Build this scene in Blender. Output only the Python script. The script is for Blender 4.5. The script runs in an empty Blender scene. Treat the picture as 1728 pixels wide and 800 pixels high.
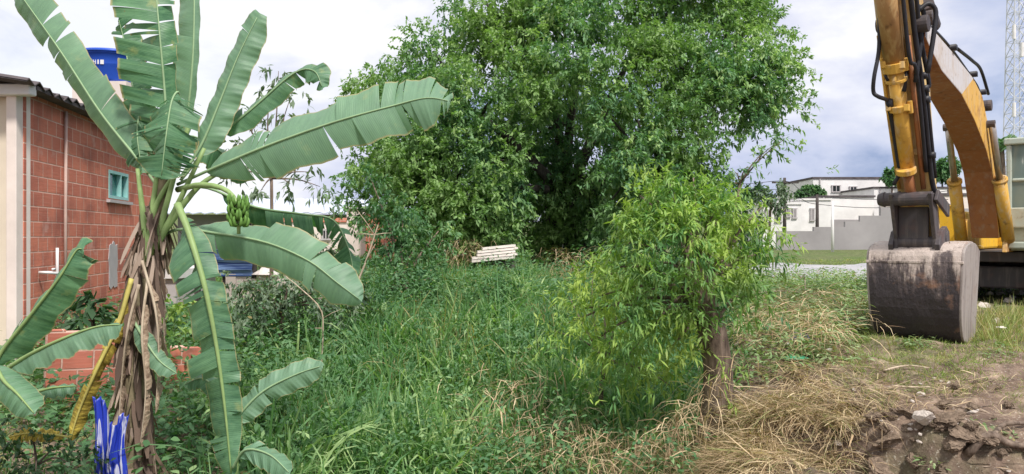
import bpy, math, random
import numpy as np
from mathutils import Vector, Matrix
R = math.radians
random.seed(7)
rng = np.random.default_rng(11)
sc = bpy.context.scene
col = sc.collection
F = 1330.0                     # focal length of the photograph in its own pixels

# ------------------------------------------------------------ camera, sky, sun, exposure
cam = bpy.data.objects.new('camera', bpy.data.cameras.new('camera'))
col.objects.link(cam)
cam.data.lens = 36 * F / 1728
cam.data.sensor_width = 36
cam.data.clip_end = 6000
cam.data.clip_start = 0.05
cam.location = (0, 0, 0)       # eye level is z = 0
cam.rotation_euler = (R(90), 0, 0)
sc.camera = cam

SUN_EL, SUN_AZ = R(52), R(150)      # azimuth clockwise from +Y (view direction)
sdir = Vector((math.sin(SUN_AZ) * math.cos(SUN_EL), math.cos(SUN_AZ) * math.cos(SUN_EL), math.sin(SUN_EL)))
sl = bpy.data.lights.new('sun', 'SUN')
sl.energy = 2.9
sl.angle = R(7)
sl.color = (1.0, 0.95, 0.88)
so = bpy.data.objects.new('sun', sl)
col.objects.link(so)
so.rotation_euler = sdir.to_track_quat('Z', 'Y').to_euler()

world = bpy.data.worlds.new('World')
sc.world = world
world.use_nodes = True
nt = world.node_tree
nt.nodes.clear()
def wn(t, **kw):
    n = nt.nodes.new(t)
    for k, v in kw.items(): setattr(n, k, v)
    return n
wl = nt.links.new
sky = wn('ShaderNodeTexSky', sky_type='NISHITA', sun_disc=False)
sky.sun_elevation = SUN_EL
sky.sun_rotation = SUN_AZ
sky.air_density = 1.0; sky.dust_density = 1.5
tc = wn('ShaderNodeTexCoord')
mp = wn('ShaderNodeMapping'); mp.inputs['Scale'].default_value = (1.0, 1.0, 2.1); mp.inputs['Location'].default_value = (3.1, 0.4, 0.2)
wl(tc.outputs['Generated'], mp.inputs['Vector'])
n1 = wn('ShaderNodeTexNoise'); n1.inputs['Scale'].default_value = 3.4; n1.inputs['Detail'].default_value = 7; n1.inputs['Roughness'].default_value = 0.56
n1.inputs['Distortion'].default_value = 0.25
wl(mp.outputs[0], n1.inputs['Vector'])
n2 = wn('ShaderNodeTexNoise'); n2.inputs['Scale'].default_value = 1.1; n2.inputs['Detail'].default_value = 5
wl(mp.outputs[0], n2.inputs['Vector'])
sep = wn('ShaderNodeSeparateXYZ'); wl(tc.outputs['Generated'], sep.inputs[0])
# cloud brightness: noise, thicker and brighter cloud towards the upper left of the view
m1 = wn('ShaderNodeMath', operation='MULTIPLY_ADD'); wl(sep.outputs['X'], m1.inputs[0]); m1.inputs[1].default_value = -0.26; wl(n1.outputs['Fac'], m1.inputs[2])
m2 = wn('ShaderNodeMath', operation='MULTIPLY_ADD'); wl(sep.outputs['Z'], m2.inputs[0]); m2.inputs[1].default_value = 0.5; wl(m1.outputs[0], m2.inputs[2])
cr = wn('ShaderNodeValToRGB')
cr.color_ramp.elements[0].position = 0.37; cr.color_ramp.elements[0].color = (0.30, 0.38, 0.60, 1)
cr.color_ramp.elements[1].position = 0.67; cr.color_ramp.elements[1].color = (0.98, 0.98, 1.0, 1)
e = cr.color_ramp.elements.new(0.46); e.color = (0.56, 0.61, 0.80, 1)
e = cr.color_ramp.elements.new(0.55); e.color = (0.74, 0.76, 0.89, 1)
wl(m2.outputs[0], cr.inputs[0])
vm = wn('ShaderNodeVectorMath', operation='SCALE'); wl(cr.outputs[0], vm.inputs[0]); vm.inputs['Scale'].default_value = 7.1
cf = wn('ShaderNodeValToRGB')
cf.color_ramp.elements[0].position = 0.30; cf.color_ramp.elements[0].color = (0.8, 0.8, 0.8, 1)
cf.color_ramp.elements[1].position = 0.5; cf.color_ramp.elements[1].color = (1, 1, 1, 1)
wl(n2.outputs['Fac'], cf.inputs[0])
mx = wn('ShaderNodeMix', data_type='RGBA'); wl(cf.outputs[0], mx.inputs['Factor']); wl(sky.outputs[0], mx.inputs['A']); wl(vm.outputs[0], mx.inputs['B'])
bg = wn('ShaderNodeBackground'); bg.inputs['Strength'].default_value = 0.1
wl(mx.outputs['Result'], bg.inputs['Color'])
wo = wn('ShaderNodeOutputWorld'); wl(bg.outputs[0], wo.inputs[0])

sc.view_settings.view_transform = 'Standard'
sc.view_settings.look = 'None'
sc.view_settings.gamma = 1
sc.view_settings.exposure = 0.62
sc.render.engine = 'CYCLES'
sc.cycles.use_denoising = True
sc.cycles.max_bounces = 6
sc.cycles.diffuse_bounces = 4
sc.cycles.glossy_bounces = 2
sc.cycles.transmission_bounces = 4
sc.cycles.caustics_reflective = False; sc.cycles.caustics_refractive = False

# ------------------------------------------------------------ helpers
def P(px, py, d):
    return Vector(((px - 864) / F * d, d, (400 - py) / F * d))

def tag(o, label=None, cat=None, group=None, kind=None):
    if label: o['label'] = label
    if cat: o['category'] = cat
    if group: o['group'] = group
    if kind: o['kind'] = kind
    return o

def empty(name, loc, label, cat, group=None, rot=0):
    o = bpy.data.objects.new(name, None); col.objects.link(o)
    o.location = loc; o.rotation_euler = (0, 0, rot); o.empty_display_size = 0.2
    return tag(o, label, cat, group)

def link(name, me, parent=None, world=True):
    o = bpy.data.objects.new(name, me); col.objects.link(o)
    if parent is not None:
        o.parent = parent
        if world: o.matrix_parent_inverse = parent_world(parent).inverted()   # mesh is in world coordinates
    return o

def parent_world(p):
    M = Matrix.Identity(4)
    chain = []
    while p is not None:
        chain.append(p); p = p.parent
    for q in reversed(chain):
        M = M @ q.matrix_parent_inverse @ (Matrix.Translation(q.location) @ q.rotation_euler.to_matrix().to_4x4())
    return M

def smooth01(a, b, x):
    t = np.clip((x - a) / (b - a), 0, 1)
    return t * t * (3 - 2 * t)

_lat = np.random.default_rng(5).random((256, 256))
def vnoise(x, y):
    xi = np.floor(x).astype(int); yi = np.floor(y).astype(int)
    fx = x - xi; fy = y - yi
    fx = fx * fx * (3 - 2 * fx); fy = fy * fy * (3 - 2 * fy)
    g = lambda i, j: _lat[i & 255, j & 255]
    return (g(xi, yi) * (1 - fx) + g(xi + 1, yi) * fx) * (1 - fy) + (g(xi, yi + 1) * (1 - fx) + g(xi + 1, yi + 1) * fx) * fy
def fbm(x, y, o=4):
    s = 0; a = 0.5; t = 0
    for k in range(o):
        s = s + a * vnoise(x * 2 ** k + 17 * k, y * 2 ** k + 31 * k); t += a; a *= 0.5
    return s / t - 0.5

def bulk(name, V, nper, mats, parent=None, rnd=None, smooth=False, mi=None, world=True, faces=None):
    """fast mesh: V is (nfaces*nper,3) unshared, or V + faces (nf,nper)"""
    me = bpy.data.meshes.new(name)
    V = np.ascontiguousarray(V, dtype=np.float32).reshape(-1, 3)
    if faces is None: faces = np.arange(len(V)).reshape(-1, nper)
    nf = len(faces)
    me.vertices.add(len(V)); me.vertices.foreach_set('co', V.ravel())
    me.loops.add(nf * nper); me.loops.foreach_set('vertex_index', np.ascontiguousarray(faces, dtype=np.int32).ravel())
    me.polygons.add(nf)
    me.polygons.foreach_set('loop_start', np.arange(0, nf * nper, nper, dtype=np.int32))
    if mi is not None: me.polygons.foreach_set('material_index', np.ascontiguousarray(mi, dtype=np.int32))
    for m in (mats if isinstance(mats, (list, tuple)) else [mats]): me.materials.append(m)
    me.update(calc_edges=True)
    if rnd is not None:
        for nm, arr in (rnd.items() if isinstance(rnd, dict) else [('rnd', rnd)]):
            a = me.attributes.new(nm, 'FLOAT', 'FACE' if len(arr) == nf else 'POINT')
            a.data.foreach_set('value', np.ascontiguousarray(arr, dtype=np.float32))
    if smooth: me.polygons.foreach_set('use_smooth', np.ones(nf, dtype=bool))
    return link(name, me, parent, world)

def unit(a): return a / np.maximum(np.linalg.norm(a, axis=-1, keepdims=True), 1e-9)

def blades(base, d0, L, W, droop, prof, K=None, roll=None):
    """ribbons: base (n,3), start direction (n,3), length, width, droop (n,), prof widths at K+1 stations -> verts (n,K+1,2,3), faces"""
    n = len(base); prof = np.asarray(prof, float); K = len(prof) - 1
    s = np.linspace(0, 1, K + 1)
    d0 = unit(d0)
    L = np.broadcast_to(L, (n,)); W = np.broadcast_to(W, (n,)); droop = np.broadcast_to(droop, (n,))
    c = base[:, None, :] + d0[:, None, :] * (L[:, None] * s)[:, :, None]
    c = c.copy(); c[:, :, 2] -= (droop * L)[:, None] * s ** 2
    h = d0.copy(); h[:, 2] = 0; h = unit(h + 1e-6)
    c[:, :, :2] -= (h[:, None, :2]) * (0.25 * droop * L)[:, None, None] * (s ** 3)[None, :, None]
    up = np.tile([0, 0, 1.0], (n, 1)) + rng.normal(0, 0.35, (n, 3))
    side = unit(np.cross(d0, up) + 1e-5)
    if roll is not None:
        nn = np.cross(side, d0); side = side * np.cos(roll)[:, None] + nn * np.sin(roll)[:, None]
    w = 0.5 * W[:, None] * prof[None, :]
    V = np.stack([c - side[:, None, :] * w[:, :, None], c + side[:, None, :] * w[:, :, None]], 2)
    idx = np.arange(n * (K + 1) * 2).reshape(n, K + 1, 2)
    f = np.stack([idx[:, :-1, 0], idx[:, :-1, 1], idx[:, 1:, 1], idx[:, 1:, 0]], -1).reshape(-1, 4)
    return V.reshape(-1, 3), f, K

class Acc:
    """collects ribbons into one mesh"""
    def __init__(s): s.V = []; s.f = []; s.r = []; s.q = []; s.n = 0
    def add(s, base, d0, L, W, droop, prof, r=None, q=None, roll=None):
        if len(base) == 0: return
        V, f, K = blades(base, d0, L, W, droop, prof, roll=roll)
        s.V.append(V); s.f.append(f + s.n); s.n += len(V)
        n = len(base)
        if r is None: r = rng.random(n)
        s.r.append(np.repeat(np.broadcast_to(r, (n,)), K))
        s.q.append(np.repeat(np.broadcast_to(0.0 if q is None else q, (n,)), K))
    def build(s, name, mat, parent=None):
        return bulk(name, np.concatenate(s.V), 4, mat, parent, {'rnd': np.concatenate(s.r), 'dry': np.concatenate(s.q)}, faces=np.concatenate(s.f))

class MB:
    def __init__(s): s.v = []; s.f = []; s.m = []
    def quad_grid(s, G, m=0, flip=False):
        b = len(s.v); a = len(G); c = len(G[0])
        for r_ in G:
            for p in r_: s.v.append(tuple(p))
        for i in range(a - 1):
            for j in range(c - 1):
                q = (b + i * c + j, b + i * c + j + 1, b + (i + 1) * c + j + 1, b + (i + 1) * c + j)
                s.f.append(q[::-1] if flip else q); s.m.append(m)
        return s
    def box(s, c, size, ax=None, m=0):
        c = Vector(c); X, Y, Z = ax if ax else (Vector((1, 0, 0)), Vector((0, 1, 0)), Vector((0, 0, 1)))
        X = Vector(X); Y = Vector(Y); Z = Vector(Z)
        b = len(s.v)
        for k in (-.5, .5):
            for j in (-.5, .5):
                for i in (-.5, .5):
                    s.v.append(tuple(c + X * (i * size[0]) + Y * (j * size[1]) + Z * (k * size[2])))
        for q in ((0, 2, 3, 1), (4, 5, 7, 6), (0, 1, 5, 4), (2, 6, 7, 3), (0, 4, 6, 2), (1, 3, 7, 5)):
            s.f.append(tuple(b + i for i in q)); s.m.append(m)
        return s
    def prism(s, A, B, m=0, caps=True):
        b = len(s.v); n = len(A)
        s.v += [tuple(p) for p in A] + [tuple(p) for p in B]
        if caps:
            s.f.append(tuple(b + i for i in range(n))[::-1]); s.m.append(m)
            s.f.append(tuple(b + n + i for i in range(n))); s.m.append(m)
        for i in range(n):
            j = (i + 1) % n
            s.f.append((b + i, b + j, b + n + j, b + n + i)); s.m.append(m)
        return s
    def tube(s, pts, rad, n=10, m=0, caps=True):
        pts = [Vector(p) for p in pts]
        if not isinstance(rad, (list, tuple)): rad = [rad] * len(pts)
        b = len(s.v); ref = None
        for i, p in enumerate(pts):
            t = (pts[min(i + 1, len(pts) - 1)] - pts[max(i - 1, 0)]).normalized()
            if ref is None: ref = t.orthogonal().normalized()
            ref = (ref - t * ref.dot(t))
            ref = ref.normalized() if ref.length > 1e-5 else t.orthogonal().normalized()
            w = t.cross(ref)
            for k in range(n):
                a = 2 * math.pi * k / n
                s.v.append(tuple(p + (ref * math.cos(a) + w * math.sin(a)) * rad[i]))
        for i in range(len(pts) - 1):
            for k in range(n):
                k2 = (k + 1) % n
                s.f.append((b + i * n + k, b + i * n + k2, b + (i + 1) * n + k2, b + (i + 1) * n + k)); s.m.append(m)
        if caps:
            s.f.append(tuple(b + k for k in range(n))[::-1]); s.m.append(m)
            e_ = b + (len(pts) - 1) * n
            s.f.append(tuple(e_ + k for k in range(n))); s.m.append(m)
        return s
    def build(s, name, mats, parent=None, smooth=False, bevel=0, world=True):
        me = bpy.data.meshes.new(name)
        me.from_pydata(s.v, [], s.f)
        for m_ in (mats if isinstance(mats, (list, tuple)) else [mats]): me.materials.append(m_)
        me.polygons.foreach_set('material_index', s.m)
        if smooth: me.polygons.foreach_set('use_smooth', [True] * len(s.f))
        me.update()
        o = link(name, me, parent, world)
        if bevel:
            b = o.modifiers.new('bevel', 'BEVEL'); b.width = bevel; b.segments = 2; b.limit_method = 'ANGLE'
        return o

def spline(pts, n):
    pts = [Vector(p) for p in pts]
    Q = [pts[0] * 2 - pts[1]] + pts + [pts[-1] * 2 - pts[-2]]
    out = []
    m = len(pts) - 1
    for i in range(n):
        t = i / (n - 1) * m; k = min(int(t), m - 1); u = t - k
        a, b, c, d = Q[k], Q[k + 1], Q[k + 2], Q[k + 3]
        out.append(0.5 * ((2 * b) + (c - a) * u + (2 * a - 5 * b + 4 * c - d) * u * u + (3 * b - a - 3 * c + d) * u ** 3))
    return out

# ------------------------------------------------------------ materials
class NT:
    def __init__(s, name):
        s.mat = bpy.data.materials.new(name); s.mat.use_nodes = True
        s.t = s.mat.node_tree; s.t.nodes.clear()
        s.out = s.n('ShaderNodeOutputMaterial'); s.b = s.n('ShaderNodeBsdfPrincipled')
        s.l(s.b.outputs[0], s.out.inputs[0])
    def n(s, t, **kw):
        x = s.t.nodes.new(t)
        for k, v in kw.items(): setattr(x, k, v)
        return x
    def l(s, a, b): s.t.links.new(a, b)
    def noise(s, scale, detail=5, vec=None, rough=0.6, dist=0):
        x = s.n('ShaderNodeTexNoise'); x.inputs['Scale'].default_value = scale; x.inputs['Detail'].default_value = detail
        x.inputs['Roughness'].default_value = rough; x.inputs['Distortion'].default_value = dist
        if vec is None:
            g = s.n('ShaderNodeTexCoord'); vec = g.outputs['Object']
        s.l(vec, x.inputs['Vector']); return x.outputs['Fac']
    def coord(s, scale=(1, 1, 1), kind='Object', rot=(0, 0, 0), loc=(0, 0, 0)):
        g = s.n('ShaderNodeTexCoord'); m = s.n('ShaderNodeMapping'); m.inputs['Scale'].default_value = scale
        m.inputs['Rotation'].default_value = rot; m.inputs['Location'].default_value = loc
        s.l(g.outputs[kind], m.inputs['Vector']); return m.outputs[0]
    def ramp(s, fac, stops):
        x = s.n('ShaderNodeValToRGB'); el = x.color_ramp.elements
        for i, (p, c) in enumerate(stops):
            e_ = el[i] if i < 2 else el.new(p)
            e_.position = p; e_.color = (*c, 1) if not isinstance(c, (int, float)) else (c, c, c, 1)
        s.l(fac, x.inputs[0]); return x.outputs[0]
    def mix(s, fac, a, b, blend='MIX'):
        x = s.n('ShaderNodeMix', data_type='RGBA', blend_type=blend)
        for inp, v in (('Factor', fac), ('A', a), ('B', b)):
            i = x.inputs[inp]
            if isinstance(v, (int, float)): i.default_value = v
            elif isinstance(v, tuple): i.default_value = (*v, 1)
            else: s.l(v, i)
        return x.outputs['Result']
    def attr(s, name):
        x = s.n('ShaderNodeAttribute'); x.attribute_name = name; return x.outputs['Fac']
    def math(s, op, a, b=0.0):
        x = s.n('ShaderNodeMath', operation=op)
        for i, v in enumerate((a, b)):
            if isinstance(v, (int, float)): x.inputs[i].default_value = v
            else: s.l(v, x.inputs[i])
        return x.outputs[0]
    def bump(s, h, strength=0.3, dist=0.02):
        x = s.n('ShaderNodeBump'); x.inputs['Strength'].default_value = strength; x.inputs['Distance'].default_value = dist
        s.l(h, x.inputs['Height']); s.l(x.outputs[0], s.b.inputs['Normal'])
    def fin(s, color, rough=0.8, metal=0, spec=0.3):
        if isinstance(color, tuple): s.b.inputs['Base Color'].default_value = (*color, 1)
        else: s.l(color, s.b.inputs['Base Color'])
        if isinstance(rough, (int, float)): s.b.inputs['Roughness'].default_value = rough
        else: s.l(rough, s.b.inputs['Roughness'])
        s.b.inputs['Metallic'].default_value = metal
        s.b.inputs['Specular IOR Level'].default_value = spec
        return s.mat

def leaf_mat(name, stops, patch=None, dry=(0.30, 0.22, 0.09), trans=0.35, rough=0.5, spec=0.35, pscale=0.7):
    """stops: ramp over the per-leaf random value; patch: second colour mixed in by clump-sized noise"""
    s = NT(name)
    c = s.ramp(s.attr('rnd'), stops)
    if patch:
        f = s.ramp(s.noise(pscale, 3), [(0.42, 0.0), (0.62, 1.0)])
        c = s.mix(s.math('MULTIPLY', f, 0.75), c, patch)
    c = s.mix(s.attr('dry'), c, dry)
    s.fin(c, rough, 0, spec)
    tr = s.n('ShaderNodeBsdfTranslucent'); s.l(s.mix(1.0, c, (1.0, 1.25, 0.45), 'MULTIPLY'), tr.inputs[0])
    ms = s.n('ShaderNodeMixShader'); ms.inputs[0].default_value = trans
    s.l(s.b.outputs[0], ms.inputs[1]); s.l(tr.outputs[0], ms.inputs[2]); s.l(ms.outputs[0], s.out.inputs[0])
    return s.mat

def plain(name, c, rough=0.7, var=0.25, scale=6, metal=0, spec=0.3, bump=0.1):
    s = NT(name)
    f = s.noise(scale, 6)
    d = tuple(x * (1 - var) for x in c); u = tuple(min(1, x * (1 + var * 0.7)) for x in c)
    cc = s.ramp(f, [(0.3, d), (0.7, u)])
    if bump: s.bump(s.noise(scale * 6, 4), bump, 0.01)
    return s.fin(cc, rough, metal, spec)

def bark(name, a, b):
    s = NT(name)
    v = s.coord((6, 6, 1.2))
    f = s.noise(3, 8, v)
    s.bump(f, 0.6, 0.03)
    return s.fin(s.ramp(f, [(0.35, a), (0.65, b)]), 0.9)
M = {}
M['bark_dark'] = bark('dark_bark', (0.035, 0.03, 0.03), (0.10, 0.085, 0.08))
M['bark_brown'] = bark('brown_bark', (0.07, 0.05, 0.038), (0.25, 0.19, 0.15))
M['bark_pale'] = bark('pale_bark', (0.25, 0.22, 0.18), (0.5, 0.45, 0.38))
M['dead_wood'] = bark('dead_wood', (0.30, 0.23, 0.16), (0.58, 0.48, 0.37))
M['tree_leaf'] = leaf_mat('tree_leaf', [(0, (0.06, 0.15, 0.08)), (1, (0.38, 0.52, 0.21)), (0.55, (0.16, 0.31, 0.15))], patch=(0.25, 0.38, 0.12), pscale=0.38)  # patch colour paints sunlit yellow-green clumps into the crown
M['bush_leaf'] = leaf_mat('bush_leaf', [(0, (0.06, 0.15, 0.06)), (1, (0.38, 0.52, 0.24)), (0.6, (0.15, 0.29, 0.12))], patch=(0.08, 0.19, 0.09))
M['sprout_leaf'] = leaf_mat('sprout_leaf', [(0, (0.07, 0.18, 0.075)), (1, (0.34, 0.48, 0.11)), (0.5, (0.15, 0.31, 0.10))], patch=(0.40, 0.50, 0.10), pscale=1.1)
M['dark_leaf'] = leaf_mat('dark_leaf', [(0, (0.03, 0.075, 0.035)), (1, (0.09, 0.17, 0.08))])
M['grey_leaf'] = leaf_mat('grey_leaf', [(0, (0.08, 0.14, 0.09)), (1, (0.27, 0.34, 0.23))])
M['grass'] = leaf_mat('grass_blade', [(0, (0.06, 0.15, 0.06)), (1, (0.50, 0.64, 0.30)), (0.55, (0.18, 0.34, 0.12))], patch=(0.12, 0.27, 0.12), dry=(0.42, 0.34, 0.17), trans=0.4, pscale=0.8)
M['short_grass'] = leaf_mat('short_grass_blade', [(0, (0.14, 0.22, 0.05)), (1, (0.38, 0.46, 0.15))], dry=(0.50, 0.40, 0.20), trans=0.3)
M['straw'] = leaf_mat('straw_blade', [(0, (0.20, 0.13, 0.08)), (1, (0.80, 0.66, 0.44)), (0.5, (0.52, 0.38, 0.24))], dry=(0.2, 0.25, 0.08), trans=0.2, rough=0.7, spec=0.15)
# ------------------------------------------------------------ terrain
EY = [0, 5.3, 7.1, 10, 16, 25, 40, 80]; EX = [0.35, 1.05, 1.75, 2.9, 4.6, 6.5, 9, 15]
LY = [0, 5, 8, 12, 16, 25, 60];        LX = [-0.9, -1.5, -2.3, -3.2, -3.6, -5, -10]
def hgt(x, y, fine=True):
    x = np.asarray(x, float); y = np.asarray(y, float)
    yy = np.maximum(y, 0)
    hr = np.interp(yy, [0, 3, 5.3, 6.6, 7.4, 8.6, 12, 14, 20, 30, 45, 100, 2000], [-1.7, -1.75, -1.62, -1.36, -1.17, -1.12, -0.99, -0.97, -1.0, -0.85, -0.7, -0.6, -0.5])
    hd = np.interp(yy, [0, 1.5, 4, 6, 7.5, 9, 11, 13, 15, 20, 30, 45, 100, 2000], [-1.7, -1.9, -2.7, -2.65, -2.4, -2.0, -1.5, -1.12, -0.92, -0.85, -0.8, -0.72, -0.6, -0.5])
    hl = np.interp(yy, [0, 3, 6, 9, 14, 19, 25, 45, 100, 2000], [-1.8, -1.9, -1.98, -1.72, -1.35, -1.0, -0.85, -0.72, -0.6, -0.5])
    ex = np.interp(yy, EY, EX); lx = np.interp(yy, LY, LX)
    wob = 0.25 * fbm(x * 0.7 + 5, y * 0.7, 3) * 2
    mr = smooth01(-0.45, 0.22, x - ex + wob)
    ml = smooth01(0.9, -0.6, x - lx + wob)
    hr = hr - 0.60 * smooth01(9.0, 6.8, yy) * np.exp(-np.maximum(x - ex, 0) / 0.7)
    h = hd * (1 - mr) + hr * mr
    h = h * (1 - ml) + hl * ml
    near = smooth01(60, 20, yy)
    h = h + near * (0.16 + .35 * (1 - mr) * (1 - ml)) * fbm(x * 0.8, y * 0.8, 4)
    # bank details: mound of dead grass, gouge in the earth, small mounds
    def bump(cx, cy, r, a): return a * np.exp(-(((x - cx) ** 2 + (y - cy) ** 2) / r ** 2))
    h = h + bump(2.3, 6.8, 0.5, 0.08) + bump(2.72, 5.45, 0.22, -0.42) + bump(2.35, 5.5, 0.25, 0.12) + bump(3.0, 5.95, 0.3, 0.12) + bump(3.3, 5.3, 0.3, 0.10) + bump(2.9, 4.9, .3, .12) + bump(1.9, 5.5, .3, .08)
    ys = 6.3 - 0.75 * (x - 2.5) + .35 * fbm(x * 2.3, y * .8, 4); hx = smooth01(1.9, 2.4, x) * smooth01(4.1, 3.5, x)
    h = h - 0.24 * hx * smooth01(0.03, -0.07, y - ys) * smooth01(-1.5, -.5, y - ys) + .05 * hx * np.exp(-((y - ys - .08) / .12) ** 2)
    if fine: h = h + smooth01(16, 8, yy) * mr * (0.13 * fbm(x * 4.5, y * 4.5, 5) + 0.30 * np.exp(-(((x - 2.7) / 1.2) ** 2 + ((y - 5.6) / 1.0) ** 2)) * (0.3 - np.abs(fbm(x * 3.1 + 7, y * 3.1, 5)) * 2.2))
    # far hills
    h = h + smooth01(250, 900, np.hypot(x, y)) * (14 + 26 * (fbm(x / 260, y / 260, 3) + 0.3))
    return h
def H(x, y): return float(hgt(np.array([x]), np.array([y]))[0])
def on(px, d): return Vector(((px - 864) / F * d, d, H((px - 864) / F * d, d)))

na = 520
ang = np.concatenate([np.linspace(R(-48), R(48), 400, endpoint=False), np.linspace(R(48), R(312), na - 400, endpoint=False)])
rad = np.concatenate([[0.02, 0.4, 0.8, 1.2, 1.6, 2, 2.4, 2.8], 3.1 * 1.0145 ** np.arange(0, 440)])
A_, R_ = np.meshgrid(ang, rad)
gx = np.sin(A_) * R_; gy = np.cos(A_) * R_
gz = hgt(gx, gy)
V = np.stack([gx, gy, gz], -1).reshape(-1, 3)
nr = len(rad); I = np.arange(nr * na).reshape(nr, na); J = np.roll(I, -1, 1)
f = np.stack([I[:-1], J[:-1], J[1:], I[1:]], -1).reshape(-1, 4)
s = NT('earth')
tcg = s.n('ShaderNodeTexCoord').outputs['Object']
n_a = s.noise(0.9, 8, tcg); n_b = s.noise(7, 8, tcg); n_c = s.noise(40, 5, tcg)
dirt = s.ramp(n_b, [(0.3, (0.15, 0.105, 0.085)), (0.72, (0.42, 0.32, 0.245)), (0.5, (0.235, 0.17, 0.13))])
dirt = s.mix(s.ramp(s.noise(2.2, 6, tcg), [(0.48, 0.0), (0.60, 0.75)]), dirt, (0.12, 0.085, 0.068))
pale = s.mix(s.ramp(n_c, [(0.58, 0.0), (0.68, 0.6)]), dirt, (0.55, 0.49, 0.42))
green = s.ramp(n_b, [(0.3, (0.05, 0.085, 0.03)), (0.7, (0.16, 0.21, 0.07))])
sx = s.n('ShaderNodeSeparateXYZ'); s.l(tcg, sx.inputs[0])
far = s.ramp(s.math('DIVIDE', sx.outputs['Y'], 60.0), [(0.13, 0.0), (0.24, 0.8)])
gfac = s.math('ADD', s.ramp(n_a, [(0.52, 0.0), (0.66, 0.5)]), far)
lowz = s.ramp(s.math('MULTIPLY', sx.outputs['Z'], -0.3), [(0.60, 0.0), (0.72, 1.0)])
c = s.mix(s.math('MAXIMUM', s.math('MINIMUM', gfac, 1.0), lowz), pale, green)
s.bump(s.math('ADD', n_b, s.math('MULTIPLY', n_c, 0.5)), 0.8, 0.05)
g = bulk('ground', V, 4, s.fin(c, 0.95, 0, 0.1), faces=f, smooth=True); tag(g, kind='structure')

# a wet concrete track behind the bank and a puddle edge, laid on the ground
s = NT('wet_track')
nz = s.noise(1.3, 6)
trk = s.fin(s.ramp(nz, [(0.35, (0.30, 0.29, 0.30)), (0.7, (0.46, 0.45, 0.47))]), s.ramp(nz, [(0.4, 0.25), (0.6, 0.75)]), 0, 0.5)
xs = np.linspace(6.2, 26, 50); G = []
for t in np.linspace(0, 1, 7):
    G.append([(x, 15.2 + 0.06 * (x - 6) + 10 * t + 0.5 * math.sin(x * 1.7), H(x, 15.2 + 0.06 * (x - 6) + 10 * t + 0.5 * math.sin(x * 1.7)) + 0.05) for x in xs])
o = MB().quad_grid(G).build('path', trk, smooth=True); tag(o, kind='structure')

# ------------------------------------------------------------ grass
def scatter(n, x0, x1, y0, y1, keep):
    x = rng.uniform(x0, x1, n); y = np.sqrt(rng.uniform(y0 ** 2, y1 ** 2, n)) if y0 > 0 else rng.uniform(y0, y1, n)
    k = keep(x, y); k = rng.random(n) < k
    return x[k], y[k]

def tufts(acc, x, y, nb, L, W, spread=0.08, lean=0.45, dr=0.55, dry=0.04, prof=(0.7, 1, 0.8, 0.5, 0.06), tone=0.0):
    n = len(x)
    if n == 0: return
    z = hgt(x, y)
    X = np.repeat(x, nb); Y = np.repeat(y, nb); Z = np.repeat(z, nb); N = len(X)
    size = np.repeat(rng.uniform(0.45, 1.35, n), nb)
    a = rng.uniform(0, 2 * np.pi, N); rr = spread * np.sqrt(rng.random(N))
    base = np.stack([X + np.cos(a) * rr, Y + np.sin(a) * rr, Z - 0.03], -1)
    la = lean * rng.uniform(0.2, 1.5, N); a2 = a + rng.normal(0, 0.5, N)
    d = np.stack([np.cos(a2) * la, np.sin(a2) * la, np.ones(N)], -1)
    tr = np.repeat(rng.random(n), nb)
    q = np.repeat((rng.random(n) < dry).astype(float), nb) * rng.uniform(.4, 1, N)
    acc.add(base, d, L * size * rng.uniform(0.6, 1.1, N), W * rng.uniform(0.7, 1.2, N), dr * rng.uniform(0.4, 1.5, N), prof, r=np.clip(0.5 * tr + 0.5 * rng.random(N) + tone, 0, 1), q=q)

def in_frame(x, y): return (np.abs(x / np.maximum(y, 0.1)) < 0.70)
def ditch(x, y):
    ex = np.interp(y, EY, EX); lx = np.interp(y, LY, LX)
    return smooth01(0.1, -0.5, x - ex) * smooth01(-0.9, 0.0, x - lx)

def pyof(x, y, z=None):
    z = hgt(x, y) if z is None else z
    return 400 - F * z / y

acc = Acc()
# lush tall grass filling the ditch, in overlapping tussocks
K1 = lambda x, y: in_frame(x, y) * ditch(x, y) * (0.35 + 0.65 * (fbm(x * 0.9, y * 0.9 + 9, 3) > -0.12))
x, y = scatter(3200, -7, 5, 4.0, 10, K1); tufts(acc, x, y, 36, 0.85, 0.011, 0.12, 0.75, 0.9, dry=0.10)
x, y = scatter(3600, -8, 7, 10, 17, K1); tufts(acc, x, y, 22, 0.62, 0.014, 0.15, 0.75, 0.9, dry=0.10)
x, y = scatter(3000, -9, 8, 17, 26, lambda x, y: in_frame(x, y) * smooth01(0.8, -0.5, x - np.interp(y, EY, EX))); tufts(acc, x, y, 10, 0.42, 0.025, 0.2, 0.5, 0.5, dry=0.25)
for (a_, b_, d_, n_) in ((470, 720, 6.6, 16), (540, 700, 7.2, 12), (850, 640, 8.4, 16), (900, 600, 9.0, 12), (700, 760, 7.4, 14), (620, 640, 8.8, 10), (760, 590, 9.6, 12), (960, 760, 7.0, 10), (1080, 730, 6.8, 10), (560, 560, 10, 10), (860, 480, 14, 14), (800, 760, 7.2, 8)):
    q_ = P(a_, b_, d_); x = rng.normal(q_.x, .28, n_); y = rng.normal(q_.y, .4, n_); tufts(acc, x, y, 40, 1.3, 0.026, .12, .8, 1.0, dry=0.0, tone=.28)
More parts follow.
